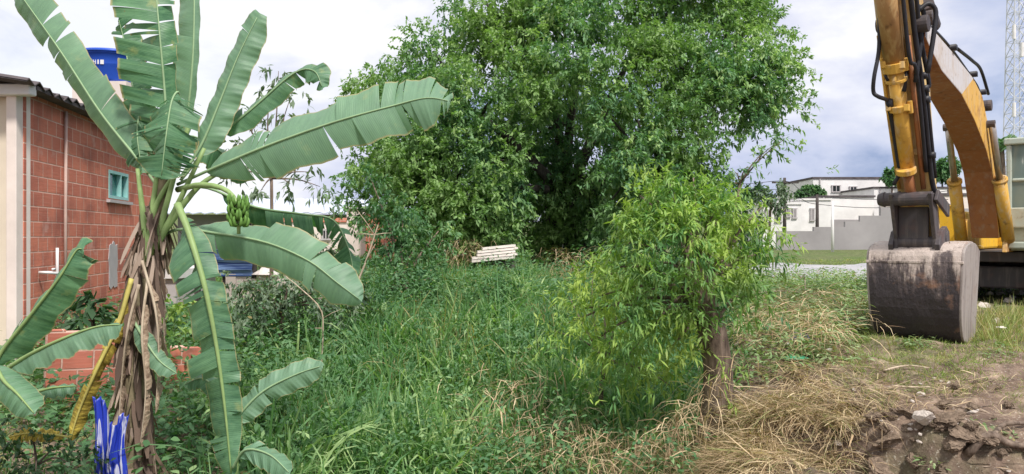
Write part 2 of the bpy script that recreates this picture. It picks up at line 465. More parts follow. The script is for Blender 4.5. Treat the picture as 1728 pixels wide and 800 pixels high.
for k in range(230):     # clumps of taller grass heaped up the slope
    d_ = random.uniform(7.2, 11.5); q_x = random.uniform(float(np.interp(d_, LY, LX)) + .3, float(np.interp(d_, EY, EX)) - .3); n_ = random.randint(4, 9)
    x = rng.normal(q_x, .2, n_); y = rng.normal(d_, .2, n_); tufts(acc, x, y, 30, random.uniform(.95, 1.5), random.uniform(.014, .026), .12, .7, .95, dry=0.06, tone=random.uniform(-.2, .3))
tag(acc.build('tall_grass', M['grass']), 'tall lush green grass filling the ditch below the trees', 'grass', kind='stuff')

# left bank behind and around the banana plants
acc = Acc()
x, y = scatter(2900, -9, 0, 5.5, 14, lambda x, y: (np.abs(x / y) < .9) * smooth01(0.3, -0.4, x - np.interp(y, LY, LX)) * (x > -6.3 - 0.17 * (y - 10)) * (fbm(x + 3, y, 3) > -0.15))
tufts(acc, x, y, 14, 0.38, 0.014, 0.12, 0.6, 0.6, dry=0.12)
tag(acc.build('grass', M['grass']), 'shorter green grass on the left bank around the banana plants', 'grass', kind='stuff')

# broad-leaved weeds between the grass
acc = Acc()
def weeds(acc, x, y, hmin, hmax, leafL, leafW, nl=16, rr=0.18, dry=0.03):
    n = len(x)
    if n == 0: return
    z = hgt(x, y); X = np.repeat(x, nl); Y = np.repeat(y, nl); Z = np.repeat(z, nl); N = len(X)
    hh = np.repeat(rng.uniform(hmin, hmax, n), nl) * rng.uniform(0.15, 1, N)
    a = rng.uniform(0, 2 * np.pi, N); r_ = rr * rng.uniform(0, 1, N)
    base = np.stack([X + np.cos(a) * r_, Y + np.sin(a) * r_, Z + hh], -1)
    d = np.stack([np.cos(a), np.sin(a), rng.uniform(-0.2, 0.7, N)], -1)
    tr = np.repeat(rng.random(n), nl)
    acc.add(base, d, leafL * rng.uniform(0.6, 1.2, N), leafW * rng.uniform(0.7, 1.2, N), rng.uniform(0.1, 0.5, N), (0.12, 1, 0.85, 0.06), r=0.6 * tr + 0.4 * rng.random(N), q=(rng.random(N) < dry) * 0.8)
K2 = lambda x, y: in_frame(x, y) * np.maximum(ditch(x, y), 0) * (fbm(x * 0.8 + 40, y * 0.8, 3) > 0.02)
x, y = scatter(1200, -7, 5, 5, 15, K2); weeds(acc, x, y, 0.3, 0.85, 0.085, 0.03, 40, 0.24)
x, y = scatter(420, -6, 4, 6, 13, lambda x, y: in_frame(x, y) * ditch(x, y) * (fbm(x * 0.6 + 4, y * 0.6, 3) > 0.06)); weeds(acc, x, y, 0.6, 1.25, 0.075, 0.03, 90, 0.35)
x, y = scatter(800, -8, -1.5, 5.5, 13, lambda x, y: in_frame(x, y) * smooth01(0.5, -0.3, x - np.interp(y, LY, LX)) * (x > -6.3 - 0.17 * (y - 10))); weeds(acc, x, y, 0.2, 0.6, 0.11, 0.05, 26, 0.2)
ACCW = acc

# right bank
def bank(x, y, a=0.0, b=0.7): return smooth01(a, b, x - np.interp(y, EY, EX))
def earth(x, y):                                     # bare dug earth
    return np.exp(-(((x - 2.75) / 0.75) ** 2 + ((y - 5.6) / 0.75) ** 2)) + 0.8 * np.exp(-(((x - 3.6) / 0.6) ** 2 + ((y - 6.6) / 0.5) ** 2))
acc = Acc()
x, y = scatter(5200, 1, 12, 6.2, 11, lambda x, y: in_frame(x, y) * bank(x, y) * (1 - np.clip(earth(x, y) * 1.6, 0, 1)) * (0.15 + 0.85 * (fbm(x * 1.3, y * 1.3, 3) > -0.03)))
tufts(acc, x, y, 16, 0.12, 0.006, 0.06, 0.9, 0.5, dry=0.3)
x, y = scatter(2600, 2.4, 7.5, 6.6, 9.2, lambda x, y: in_frame(x, y) * (x / y > .42) * (fbm(x * 1.5 + 3, y * 1.5, 3) > -0.08)); tufts(acc, x, y, 18, 0.13, 0.006, 0.08, 1.0, 0.5, dry=0.22)
x, y = scatter(1500, 1, 6, 4.5, 7, lambda x, y: in_frame(x, y) * bank(x, y) * (1 - np.clip(earth(x, y) * 1.6, 0, 1)) * (fbm(x * 2 + 7, y * 2, 3) > 0.02))
tufts(acc, x, y, 14, 0.08, 0.005, 0.05, 0.9, 0.5, dry=0.4)
x, y = scatter(6500, 3, 20, 11, 30, lambda x, y: in_frame(x, y) * bank(x, y) * ~((y > 15 + 0.06 * (x - 6)) & (y < 25.4 + 0.06 * (x - 6)) & (x > 6)))
tufts(acc, x, y, 8, 0.16, 0.016, 0.12, 0.9, 0.5, dry=0.2)
x, y = scatter(500, 5, 7.5, 7.6, 10.5, lambda x, y: in_frame(x, y) * (x / y > 0.58)); tufts(acc, x, y, 8, 0.36, 0.007, 0.10, 0.5, 0.4, dry=0.7)
tag(acc.build('short_grass', M['short_grass']), 'short yellow-green grass on the bank around the bucket', 'grass', kind='stuff')

acc = Acc()     # leafy weeds on the bank between stump and bucket
x, y = scatter(3600, 2, 9, 7.4, 15, lambda x, y: in_frame(x, y) * bank(x, y, -.1, 0.3) * ((x / y < 0.475) & ((x / y < .43) | (y > 9))) * (fbm(x * 1.2, y * 1.2 + 3, 3) > -0.16))
weeds(acc, x, y, 0.05, 0.42, 0.085, 0.022, 30, 0.2, dry=0.12)
x, y = scatter(500, 3, 9, 5, 9, lambda x, y: in_frame(x, y) * (x / y > 0.50) * (fbm(x * 2.2, y * 2.2 + 3, 3) > 0.12)); weeds(acc, x, y, 0.02, 0.12, 0.06, 0.018, 20, 0.12, dry=0.1)
tag(acc.build('leafy_weeds', leaf_mat('weed_leaf', [(0, (0.12, 0.22, 0.09)), (1, (0.56, 0.62, 0.38)), (0.6, (0.28, 0.40, 0.18))])), 'pale green leafy weeds on the bank beside the bucket', 'weeds', kind='stuff')

acc = Acc()     # heap of cut dry grass over the bank edge
def straw(n, cx, cy, sx_, sy_, L, flow=(-0.5, -0.8)):
    x = rng.normal(cx, sx_, n); y = rng.normal(cy, sy_, n); z = hgt(x, y) + rng.uniform(0.0, 0.09, n)
    a = np.arctan2(flow[1], flow[0]) + rng.normal(0, 0.8, n)
    d = np.stack([np.cos(a), np.sin(a), rng.uniform(-0.15, 0.55, n)], -1)
    acc.add(np.stack([x, y, z], -1), d, L * rng.uniform(0.4, 1.2, n), rng.uniform(0.0015, 0.006, n) * np.where(rng.random(n) < .06, 2.8, 1), rng.uniform(-0.05, 0.5, n), (0.8, 1, 0.8, 0.2), q=(rng.random(n) < 0.12) * 0.8)
for k in range(46):
    cx_, cy_ = random.gauss(2.2, .38), random.gauss(6.7, .33); a_ = random.uniform(-2.6, -1.2); straw(random.randint(90, 240), cx_, cy_, .13, .13, random.uniform(.22, .42), (math.cos(a_), math.sin(a_)))
for k in range(46):
    cy_ = random.uniform(4.9, 6.4); cx_ = random.gauss(1.35 + .38 * (cy_ - 4.9), .28); a_ = random.uniform(-2.9, -1.2); straw(random.randint(25, 110), cx_, cy_, .13, .13, random.uniform(.18, .36), (math.cos(a_), math.sin(a_)))
for k in range(18):
    cx_, cy_ = random.uniform(2.6, 4.4), random.gauss(6.8, .25); straw(random.randint(15, 50), cx_, cy_, .15, .1, .25, (-1, random.uniform(-.5, .5)))
for k in range(22):
    cx_, cy_ = random.uniform(1.8, 4.2), random.uniform(4.6, 6.4); straw(random.randint(4, 26), cx_, cy_, .16, .12, .2, (random.uniform(-1, 1), random.uniform(-1, 1)))
for (a_, b_, d_, n_) in ((900, 700, 7.4, 300), (1000, 740, 7.0, 350), (1060, 690, 7.2, 300), (870, 640, 8.5, 300), (1120, 700, 6.8, 500), (960, 490, 15, 250), (780, 470, 17, 300)):
    q_ = P(a_, b_, d_); x = rng.normal(q_.x, .28, n_); y = rng.normal(q_.y, .4, n_); z = np.maximum(hgt(x, y) + rng.uniform(.25, .75, n_), -9); an = rng.uniform(0, 6.28, n_)
    acc.add(np.stack([x, y, z], -1), np.stack([np.cos(an), np.sin(an), rng.uniform(-.4, .8, n_)], -1), .5 * rng.uniform(.4, 1.1, n_), rng.uniform(.004, .009, n_), rng.uniform(.4, 1.1, n_), (.8, 1, .8, .2))
for k in range(85):     # dry stems thrown over the weeds left of the bucket
    cx_, cy_ = random.uniform(2.4, 4.6), random.uniform(7.6, 10.5)
    if cx_ / cy_ > .43 and cy_ < 9.2: continue
    n_ = random.randint(6, 40); x = rng.normal(cx_, .18, n_); y = rng.normal(cy_, .18, n_); an = rng.uniform(0, 6.28, n_)
    acc.add(np.stack([x, y, hgt(x, y) + rng.uniform(.1, .42, n_)], -1), np.stack([np.cos(an), np.sin(an), rng.uniform(-.2, .5, n_)], -1), .4 * rng.uniform(.4, 1.1, n_), rng.uniform(.004, .01, n_), rng.uniform(.1, .7, n_), (.8, 1, .8, .3))
tag(acc.build('dry_grass', M['straw']), 'heap of cut straw-coloured dry grass hanging over the bank edge', 'dry grass', kind='stuff')

# ------------------------------------------------------------ trees and shrubs
def cluster_leaves(acc, centers, radii, ncl, nl, twig, L, W, droop=0.35, outward=0.7, surf=0.45, flat=1.0, dry=0.0, tint=None, prof=(0.15, 1, 0.06), pads=0, padr=0.3, void=None):
    """leafy twigs spread through ellipsoidal boughs"""
    for i, (c, r_) in enumerate(zip(centers, radii)):
        k = max(6, int(ncl * (np.prod(r_) ** (2 / 3))))
        u = unit(rng.normal(0, 1, (k, 3))); rr = rng.random(k) ** surf
        off = u * rr[:, None] * np.array(r_)
        p0 = np.array(c) + off
        if void is not None: pass
        if pads:                       # leaves gather in flattened sprays with gaps between them
            nc = max(4, int(k / pads)); uc = unit(rng.normal(0, 1, (nc, 3))); cc_ = uc * (rng.random(nc) ** 0.3)[:, None] * np.array(r_)
            wh = rng.integers(0, nc, k); o2 = rng.normal(0, 1, (k, 3)) * padr * np.array([1, 1, .42]); p0 = np.array(c) + cc_[wh] + o2
            p0[:, 2] -= (o2[:, 0] ** 2 + o2[:, 1] ** 2) / padr * .45; u = unit(uc[wh] * .6 + o2 / padr)
            ptone = rng.normal(0, .12, nc)[wh]
        d = unit(u * outward + rng.normal(0, 0.55, (k, 3)) + np.array([0, 0, 0.12]))
        if void is not None:
            kp = ~void(p0); p0 = p0[kp]; d = d[kp]; u = u[kp]; k = len(p0); ptone = ptone[kp] if pads else None
            if k == 0: continue
        m = nl
        t = rng.random((k, m))
        base = p0[:, None, :] + d[:, None, :] * (t * twig)[:, :, None]
        base[:, :, 2] -= droop * twig * t ** 2
        base += rng.normal(0, 0.03 * twig + 0.01, base.shape)
        ld = d[:, None, :] * 0.7 + rng.normal(0, 0.6, (k, m, 3)); ld[:, :, 2] -= droop * 0.9
        tr = np.repeat(rng.random(k), m)
        sh = 0.0 if tint is None else tint[i]
        if pads: sh = sh + np.repeat(ptone, m)
        acc.add(base.reshape(-1, 3), ld.reshape(-1, 3), L * rng.uniform(0.6, 1.25, k * m), W * rng.uniform(0.7, 1.2, k * m), rng.uniform(0.0, 0.45, k * m), prof,
                r=np.clip(0.55 * tr + 0.35 * rng.random(k * m) + sh, 0, 1), q=(rng.random(k * m) < dry) * 0.8)

# mounds of tangled undergrowth heaped over the ditch slope
mc = []; mr_ = []
for k in range(64):
    d_ = random.uniform(6.5, 13.0) ; x_ = random.uniform(float(np.interp(d_, LY, LX)) + .1, float(np.interp(d_, EY, EX)) - .2)
    if random.random() < .25: x_ = float(np.interp(d_, LY, LX)) + random.uniform(-.4, .6)
    r_ = random.uniform(.25, .62); mc.append((x_, d_, H(x_, d_) + r_ * .75)); mr_.append((r_ * 1.2, r_, r_ * .9))
cluster_leaves(ACCW, mc, mr_, 130, 13, .2, .075, .03, droop=.4, tint=[random.uniform(-.25, .45) for _ in mc])
tag(ACCW.build('weeds', M['bush_leaf']), 'broad-leaved green weeds and tangled undergrowth heaped through the ditch grass', 'weeds', kind='stuff')

def limb(mb, a, b, r0, r1, sag=0.12, n=7, wob=0.05):
    a = Vector(a); b = Vector(b); L = (b - a).length; pts = []; rad = []
    w = Vector((random.uniform(-1, 1), random.uniform(-1, 1), random.uniform(-.3, .3))) * wob * L
    for i in range(n):
        t = i / (n - 1)
        p = a.lerp(b, t) + Vector((0, 0, 1)) * (sag * L * math.sin(t * math.pi)) + w * math.sin(t * math.pi * 1.3)
        pts.append(p); rad.append(r0 + (r1 - r0) * t ** 0.8)
    mb.tube(pts, rad, 8)
    return pts

# the big tree
T0 = on(965, 22.3)
bt = empty('broadleaf_tree', T0, 'tall wide-crowned leafy green tree standing across the ditch in the middle', 'tree')
mb = MB()
fork = P(955, 335, 22.3)
tr_pts = spline([T0 - Vector((0, 0, 0.3)), P(975, 400, 22.3), fork], 8)
mb.tube(tr_pts, [0.52, 0.46, 0.42, 0.4, 0.38, 0.37, 0.36, 0.36], 12)
mb.tube(spline([T0 + Vector((-0.5, .3, -.3)), P(935, 395, 22.1), P(925, 300, 21.9)], 7), [0.3, 0.26, 0.24, 0.22, 0.2, 0.18, 0.16], 10)
lobes = [  # px, py, radius px, depth
 (640,215,48,19.5),(690,140,56,20),(640,150,40,21),(735,90,50,21),(780,150,60,19),(700,225,55,18.5),(660,280,55,18.5),(740,290,60,18.2),
 (640,330,40,19),(700,350,50,18.5),(790,330,62,17.8),(812,368,40,18),(850,270,55,18.2),(770,230,60,19),(795,355,44,18.6),
 (840,60,55,21),(850,20,60,20.5),(900,80,60,19.2),(960,20,70,20),(880,150,50,18.6),(980,100,60,18.3),(1050,50,70,19),(1010,180,55,18),
 (1060,150,70,18),(1100,230,70,18.3),(1040,260,52,17.8),(1030,340,48,17.8),(1080,330,52,18),(1140,110,70,19),(1195,70,62,20),(1130,20,60,21),(1250,90,60,19.6),
 (1285,125,36,19.6),(1200,160,60,18.8),(1150,260,52,18.8),(1165,330,40,19),(1235,165,36,19.4),(1225,25,52,21),(1280,180,18,19.6),(1308,160,18,19.6),
 (930,250,60,24),(960,150,70,24.5),(900,340,60,23.5),(980,330,60,23.8),(1050,200,80,24),(820,220,80,24),(1120,280,70,23.8),(760,300,70,23.5),(880,400,34,23),(1000,410,40,23),(900,230,40,21.4),(960,260,44,21.5),(930,310,44,21.4),(990,330,40,21.4),(900,380,34,21.6),(950,370,40,21.4),(1000,390,30,21.3),(930,180,40,21.6),(1000,200,36,21.5),(860,330,30,20.6),(1030,280,30,20.6),
 (930,-40,80,21),(1060,-50,90,21),(1190,-30,60,21),(800,-10,40,21.5),(1275,15,22,21)]
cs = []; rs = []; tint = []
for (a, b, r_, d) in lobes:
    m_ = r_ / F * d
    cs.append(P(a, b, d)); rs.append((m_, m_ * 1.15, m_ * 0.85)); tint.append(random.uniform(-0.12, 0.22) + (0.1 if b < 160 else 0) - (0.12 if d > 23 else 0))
def hollow(p):          # the dark open heart of the crown round the limbs, and a few gaps right through
    x, y, z = p[:, 0], p[:, 1], p[:, 2]
    w = fbm(x * .9, z * .9 + 5, 3) * .9
    a = (((x - 1.2 - .5 * w) / (.9 + .9 * w)) ** 2 + ((z - 1.3 - w) / (2.0 + w)) ** 2 < 1) & (y < 20.4 + .5 * w)
    g = (fbm(x * .75 + 31, z * .75 + 12, 3) < -.16) & (z > 1.2) | (fbm(x * 1.6 + 3, z * 1.6 + 52, 3) < -.25)
    return a | g
acc = Acc()
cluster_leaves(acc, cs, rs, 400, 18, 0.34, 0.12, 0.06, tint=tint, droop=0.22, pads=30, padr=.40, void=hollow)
# scattered outlying twigs give the ragged edge
oc = []; orr = []
for (a, b, r_, d) in lobes:
    for k in range(7):
        t = random.uniform(0, 2 * math.pi); q = r_ * random.uniform(0.85, 1.22)
        aa = a + q * math.cos(t); bb = b - q * math.sin(t)
        if 862 < aa < 1000 and 190 < bb < 400: continue
        oc.append(P(aa, bb, d + random.uniform(-.8, .8))); orr.append((0.22, 0.22, 0.14))
cluster_leaves(acc, oc, orr, 150, 13, 0.36, 0.12, 0.055, droop=0.3)
acc.build('crown', M['tree_leaf'], bt)
MAIN = []
for (p_, q_, r_) in ((fork, P(905, 90, 20.5), 0.2), (fork, P(1070, 90, 20.5), 0.2), (fork, P(1000, 10, 21), 0.17), (P(925, 300, 20.6), P(770, 170, 20), .15), (fork, P(1210, 150, 20), .17), (P(925, 320, 20.6), P(720, 330, 19.3), .12), (fork, P(1110, 300, 19.5), .12), (fork, P(940, 180, 23), .13)):
    MAIN += limb(mb, p_, q_, r_, 0.06, 0.05, 9)[3:]
for (a, b, r_, d) in lobes:
    t_ = P(a, b, d); st = min(MAIN, key=lambda q: (q - t_).length + .6 * max(0, q.z - t_.z))
    mid = st.lerp(t_, 0.5) + Vector((random.uniform(-.2, .2), 0, 0.25))
    p_ = spline([st, mid, t_], 9)
    mb.tube(p_, [0.065 - 0.006 * i for i in range(9)], 6)
mb.build('trunk', M['bark_dark'], bt, smooth=True)

def shrub(name, label, base, lobes, L, W, mat, ncl=230, nl=14, twig=0.3, stem=0.04, bark_='bark_brown', droop=0.4, cat='shrub', group=None, dry=0.0, extra=None, prof=(0.15, 1, 0.06), surf=.45):
    r = empty(name, base, label, cat, group)
    cs = [P(a, b, d) for (a, b, q, d) in lobes]; rs = [(q / F * d, q / F * d, q / F * d * 0.85) for (a, b, q, d) in lobes]
    acc = Acc(); cluster_leaves(acc, cs, rs, ncl, nl, twig, L, W, droop=droop, dry=dry, prof=prof, surf=surf)
    acc.build('crown' if cat == 'tree' else 'foliage', M[mat], r)
    mb = MB()
    cen = sum(cs, Vector((0, 0, 0))) / len(cs); zmin = min(c_.z for c_ in cs); hub = Vector((cen.x, cen.y, min(cen.z, zmin + .25 * (cen.z - zmin)))); hub.x = Vector(base).x * .4 + hub.x * .6
    mb.tube(spline([Vector(base) - Vector((0, 0, .1)), Vector(base).lerp(hub, .5) + Vector((random.uniform(-.04, .04), 0, 0)), hub], 7), [stem * (1.5 - 0.08 * i) for i in range(7)], 7)
    for c_ in cs:
        mid = hub.lerp(c_, 0.5) + Vector((random.uniform(-.06, .06), random.uniform(-.06, .06), .05))
        mb.tube(spline([hub, mid, c_], 6), [stem * (.8 - 0.12 * i) for i in range(6)], 5)
    if extra: extra(mb)
    mb.build('trunk' if cat == 'tree' else 'stem', M[bark_], r, smooth=True)
    return r

# thin tree with few leaves behind the banana plant
shrub('slender_tree', 'thin sparse tree with drooping leaf clusters behind the banana leaves', on(455, 13),
      [(455,150,22,13),(490,165,20,13.2),(425,205,20,13),(400,180,16,13),(480,200,16,13),(445,235,16,13),(405,250,18,13.2),(520,290,22,13.4),(540,315,14,13.4),(440,322,14,12.8),(490,310,16,13),(400,290,12,13),(470,120,14,13)],
      0.15, 0.055, 'grey_leaf', 130, 7, 0.2, 0.025, 'bark_brown', cat='tree', droop=0.9)
# dark leafy small tree left of the big one
shrub('small_tree', 'dense small dark green tree at the left foot of the big tree', on(690, 14.5),
      [(680,370,40,14.5),(650,410,36,14.2),(700,420,44,14),(730,470,40,13.6),(670,470,42,13.6),(640,500,36,13.4),(710,510,34,13.3),(740,390,26,14.5),(625,300,26,14.8),(645,350,30,14.5)],
      0.11, 0.042, 'bush_leaf', 260, 15, 0.28, 0.05, cat='tree')
shrub('round_shrub', 'grey-green shrub overhanging the dark hollow behind the banana plant', on(470, 10.5),
      [(430,490,36,10.2),(480,480,38,10.4),(525,495,34,10.2),(450,520,26,9.9),(565,520,30,10.6),(410,530,28,10),(600,500,24,10.8),(400,480,24,10.3)],
      0.075, 0.035, 'grey_leaf', 560, 14, 0.18, 0.03, droop=0.8)
shrub('pale_shrub', 'bright yellow-green weedy shrub behind the hanging banana leaf', on(270, 8.6),
      [(265,520,26,8.6),(285,560,30,8.4),(262,590,26,8.3),(300,525,20,8.6)], 0.09, 0.04, 'sprout_leaf', 220, 12, 0.16, 0.015, droop=0.3)
shrub('low_shrub', 'dark broad-leaved shrub at the foot of the red brick wall', on(160, 9),
      [(150,510,26,9),(175,530,26,8.9),(140,545,24,8.8),(185,560,20,8.8)], 0.17, 0.09, 'dark_leaf', 130, 9, 0.2, 0.02, droop=0.5)
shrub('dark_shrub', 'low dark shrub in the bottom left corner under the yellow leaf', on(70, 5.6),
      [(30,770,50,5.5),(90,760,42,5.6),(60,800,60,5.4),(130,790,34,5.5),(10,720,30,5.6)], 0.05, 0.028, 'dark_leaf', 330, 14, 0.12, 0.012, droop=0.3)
shrub('leafy_shrub', 'leafy dark green shrub right of the hanging banana leaf', on(420, 7.4),
      [(415,770,44,7.2),(440,640,20,8),(330,700,40,7),(300,740,40,6.8),(455,780,40,7.2),(340,640,30,7.4)], 0.085, 0.04, 'bush_leaf', 200, 12, 0.16, 0.012, droop=0.4)
shrub('dry_shrub', 'yellowish shrub behind the pale timber pile', on(790, 20.5),
      [(770,415,24,20.5),(800,400,20,20.5),(755,435,20,20.5),(830,402,18,20.5)], 0.11, 0.03, 'sprout_leaf', 150, 11, 0.25, 0.02, dry=0.35)
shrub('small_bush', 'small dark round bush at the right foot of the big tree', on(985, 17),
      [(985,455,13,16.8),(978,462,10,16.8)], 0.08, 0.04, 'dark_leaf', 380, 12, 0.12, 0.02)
shrub('tree', 'thin bushy tree beside the power pole left of the white houses', on(1295, 42),
      [(1285,335,12,42),(1312,322,13,42),(1298,345,12,42),(1322,335,10,42)], 0.26, 0.11, 'grey_leaf', 110, 14, 0.5, 0.05, cat='tree')
shrub('round_tree', 'clipped round dark green tree in front of the white two-storey house', on(1368, 64.5),
      [(1352,328,9,64.5),(1362,322,10,64.5),(1374,321,10,64.5),(1386,326,8,64.5),(1370,330,9,64.5)], 0.17, 0.11, 'bush_leaf', 600, 15, 0.2, 0.06, cat='tree')
shrub('hanging_bush', 'dark green bush behind the sprouting stump with the far houses beside it', on(1245, 28),
      [(1240,360,24,28),(1265,375,22,28),(1225,345,18,28),(1255,400,22,27),(1275,415,12,27)], 0.16, 0.07, 'dark_leaf', 200, 15, 0.4, 0.05)
# low branch reaching out of the big tree's right side
shrub('leaning_sapling', 'thin sapling leaning right with small leaf tufts against the sky', on(1215, 15),
      [(1240,290,12,15),(1262,280,12,15),(1285,262,12,15),(1305,245,12,15),(1322,236,8,15),(1255,310,11,15),(1232,320,14,15)], 0.12, 0.045, 'bush_leaf', 200, 9, 0.2, 0.025, cat='tree')
for i, (a, b, r_, d, lb) in enumerate([(1505,297,10,60,'small dark tree on the skyline above the white house roof'), (1600,280,12,60,'dark green tree on the skyline between the digger arm and boom'), (1590,295,8,62,'low round tree beside the digger arm above the far roofs')]):
    shrub('distant_tree', lb, on(a, d), [(a - 6, b + 3, r_, d), (a + 7, b + 2, r_, d), (a, b - 3, r_, d)], 0.28, 0.15, 'bush_leaf', 260, 14, 0.3, 0.06, cat='tree', group='trees on the skyline')

# sprouting stump
B0 = Vector((1.85, 7.15, H(1.85, 7.15) - 0.25))
st = empty('sprouting_stump', B0, 'thick brown tree stump on the ditch edge sprouting yellow-green leafy shoots', 'tree')
mb = MB()
tp = spline([B0, P(1212, 640, 7.1), P(1205, 570, 7.05), P(1185, 500, 7.0), P(1165, 440, 7.0)], 12)
mb.tube(tp, [0.21, 0.165, 0.14, 0.13, 0.125, 0.12, 0.12, 0.115, 0.11, 0.11, 0.1, 0.09], 14)
mb.tube(spline([P(1215, 690, 7.15), P(1195, 600, 7.2), P(1180, 540, 7.2)], 7), [0.1, .08, .07, .06, .06, .05, .04], 10)
slobes = [(1160,380,52,7.0),(1110,370,46,7.1),(1210,370,42,7.1),(1250,400,36,7.2),(1150,340,34,7.2),(1090,355,30,7.3),(1215,345,28,7.3),(1060,410,36,7.2),(1030,450,34,7.3),(1100,440,40,6.8),(1160,440,42,6.7),(1220,440,36,6.9),(1075,500,36,6.9),
          (1010,500,30,7.3),(985,520,20,7.4),(1040,550,30,7.0),(1110,540,30,6.8),(1255,460,28,7.3),(1010,570,18,7.4),(1080,330,24,7.2),(1130,310,26,7.3),(1195,330,24,7.3),(1160,500,24,6.7),(960,545,14,7.6),(1285,350,20,7.4),(1120,300,20,7.3),(1170,300,18,7.3),(1060,600,22,7.2),(1130,590,20,7.0),(1265,500,22,7.3),(1120,490,34,7.0),(1140,540,26,7.0),(1275,430,24,7.4),(1290,380,20,7.5),(1200,560,15,6.95),(1205,610,13,7.0),(1195,520,22,6.85),(1150,570,20,6.95),(1180,540,14,6.9),(1000,470,22,7.5),(1100,330,22,7.3),(1160,330,24,7.3)]
for (a, b, q, d) in slobes:
    st0 = tp[random.choice([8, 9, 10, 11])] if b < 480 else tp[random.choice([6, 7, 8])]
    c_ = P(a, b, d)
    mb.tube(spline([st0, st0.lerp(c_, 0.5) + Vector((0, 0, 0.12)), c_], 7), [0.022 - 0.0025 * i for i in range(7)], 6)
mb.build('trunk', M['bark_brown'], st, smooth=True)
acc = Acc()
cluster_leaves(acc, [P(a, b, d) for (a, b, q, d) in slobes], [(q / F * d,) * 3 for (a, b, q, d) in slobes], 1250, 10, 0.16, 0.085, 0.02, droop=0.35, prof=(0.2, 1, 0.7, 0.05), pads=26, padr=.09,
               tint=[0.42 if b < 385 or a < 1060 else -0.12 for (a, b, q, d) in slobes])
# long upright shoots with feathery leaves above the crown
for k in range(26):
    a = random.uniform(1040, 1270); q = P(a, random.uniform(360, 400), random.uniform(6.9, 7.3)); tip = P(a + random.uniform(-40, 40), random.uniform(265, 350) if 1070 < a < 1230 else random.uniform(320, 370), q.y)
    n_ = 26; t = rng.random(n_)[:, None]
    bs = np.array(q) * (1 - t) + np.array(tip) * t
    dd = unit(np.array(tip - q)[None, :]) * 0.6 + rng.normal(0, 0.7, (n_, 3))
    acc.add(bs, dd, rng.uniform(0.06, 0.10, n_), 0.016, rng.uniform(.1, .7, n_), (0.2, 1, 0.7, 0.05), r=0.5 + 0.4 * rng.random(n_))
acc.build('crown', M['sprout_leaf'], st)

shrub('weedy_shrub', 'yellow-green weedy shrub merging into the left side of the sprouting stump', on(1010, 8.8),
      [(1000,470,34,8.6),(960,500,30,8.8),(1040,500,34,8.3),(985,560,34,8.4),(1050,580,36,8.0),(940,560,26,8.6),(1010,440,24,8.8),(1090,630,36,7.7),(1020,640,34,7.9),(1130,650,26,7.4)],
      0.085, 0.026, 'sprout_leaf', 420, 12, 0.2, 0.02, droop=.5)
# wispy dark vegetation lining the far side of the hollow
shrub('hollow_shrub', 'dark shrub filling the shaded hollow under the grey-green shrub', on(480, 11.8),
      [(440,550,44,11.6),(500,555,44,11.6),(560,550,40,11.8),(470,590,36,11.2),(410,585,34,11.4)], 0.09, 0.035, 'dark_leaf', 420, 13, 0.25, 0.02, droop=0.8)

shrub('background_shrub', 'grey-green shrub row behind the low pinkish wall and banana leaves', on(500, 20),
      [(420,405,24,20),(455,425,26,20),(500,410,26,20.5),(545,420,28,20),(580,440,26,19.5),(520,450,28,19),(600,470,24,17)], 0.13, 0.05, 'grey_leaf', 170, 14, 0.3, 0.03)
shrub('distant_bush', 'dark tree mass left of the low white house, beyond the sprouting stump', on(1275, 70),
      [(1255,330,14,70),(1275,322,14,70),(1240,340,14,70),(1290,335,12,70)], 0.4, 0.2, 'dark_leaf', 70, 14, 0.6, 0.15)
# dead, bare branches
def branch(name, label, pts, r0, r1, mat='dead_wood', twigs=0, group=None):
    mb = MB(); p_ = spline(pts, 12); mb.tube(p_, [r0 + (r1 - r0) * i / 11 for i in range(12)], 7)
    for k in range(twigs):
        a = p_[random.randint(3, 10)]; q = a + Vector((random.uniform(-1, 1), random.uniform(-.5, .5), random.uniform(-.2, 1))) * (pts[-1] - pts[0]).length * 0.22
        mb.tube([a, a.lerp(q, .5) + Vector((0, 0, .01)), q], [r1 * 1.1, r1 * 0.8, r1 * 0.4], 5)
    o = mb.build(name, M[mat], None, smooth=True); tag(o, label, 'branch', group); return o
branch('bare_branch', 'pale leafless branch rising left of the small dark tree', [on(585, 11) + Vector((0, 0, 0)), P(600, 490, 11), P(618, 440, 11), P(638, 380, 11)], 0.022, 0.008, twigs=5)
branch('bare_branch', 'thin pale arching dead stem over the dark hollow', [on(540, 9.2), P(545, 560, 9.2), P(540, 520, 9.2), P(505, 485, 9.3), P(480, 465, 9.4)], 0.010, 0.005, twigs=2)
# ------------------------------------------------------------ brick house at the left
P0 = Vector((-6.2, 10, 0)); W_ = Vector((-0.17, 0.985, 0)).normalized(); N_ = Vector((W_.y, -W_.x, 0))   # along the wall, outward normal
def hw(s_, z, out=0): return P0 + W_ * s_ + N_ * out + Vector((0, 0, z))
house = empty('brick_house', (P0.x, P0.y, -1.75), 'unplastered red hollow-brick house with a cream front wall and dark corrugated roof', 'house')
s = NT('hollow_brick')
br = s.n('ShaderNodeTexBrick'); br.inputs['Scale'].default_value = 1.0
br.inputs['Brick Width'].default_value = 0.30; br.inputs['Row Height'].default_value = 0.20; br.inputs['Mortar Size'].default_value = 0.011
br.inputs['Mortar Smooth'].default_value = 0.4; br.inputs['Bias'].default_value = -0.1
br.inputs['Color1'].default_value = (0.64, 0.215, 0.14, 1); br.inputs['Color2'].default_value = (0.47, 0.15, 0.105, 1); br.inputs['Mortar'].default_value = (0.70, 0.46, 0.38, 1)
s.l(s.coord((1, 1, 1), rot=(R(90), 0, 0)), br.inputs['Vector'])
g1 = s.n('ShaderNodeTexCoord').outputs['Object']
fine = s.noise(1, 6, s.coord((3, 3, 40)))      # ribbed faces of hollow bricks
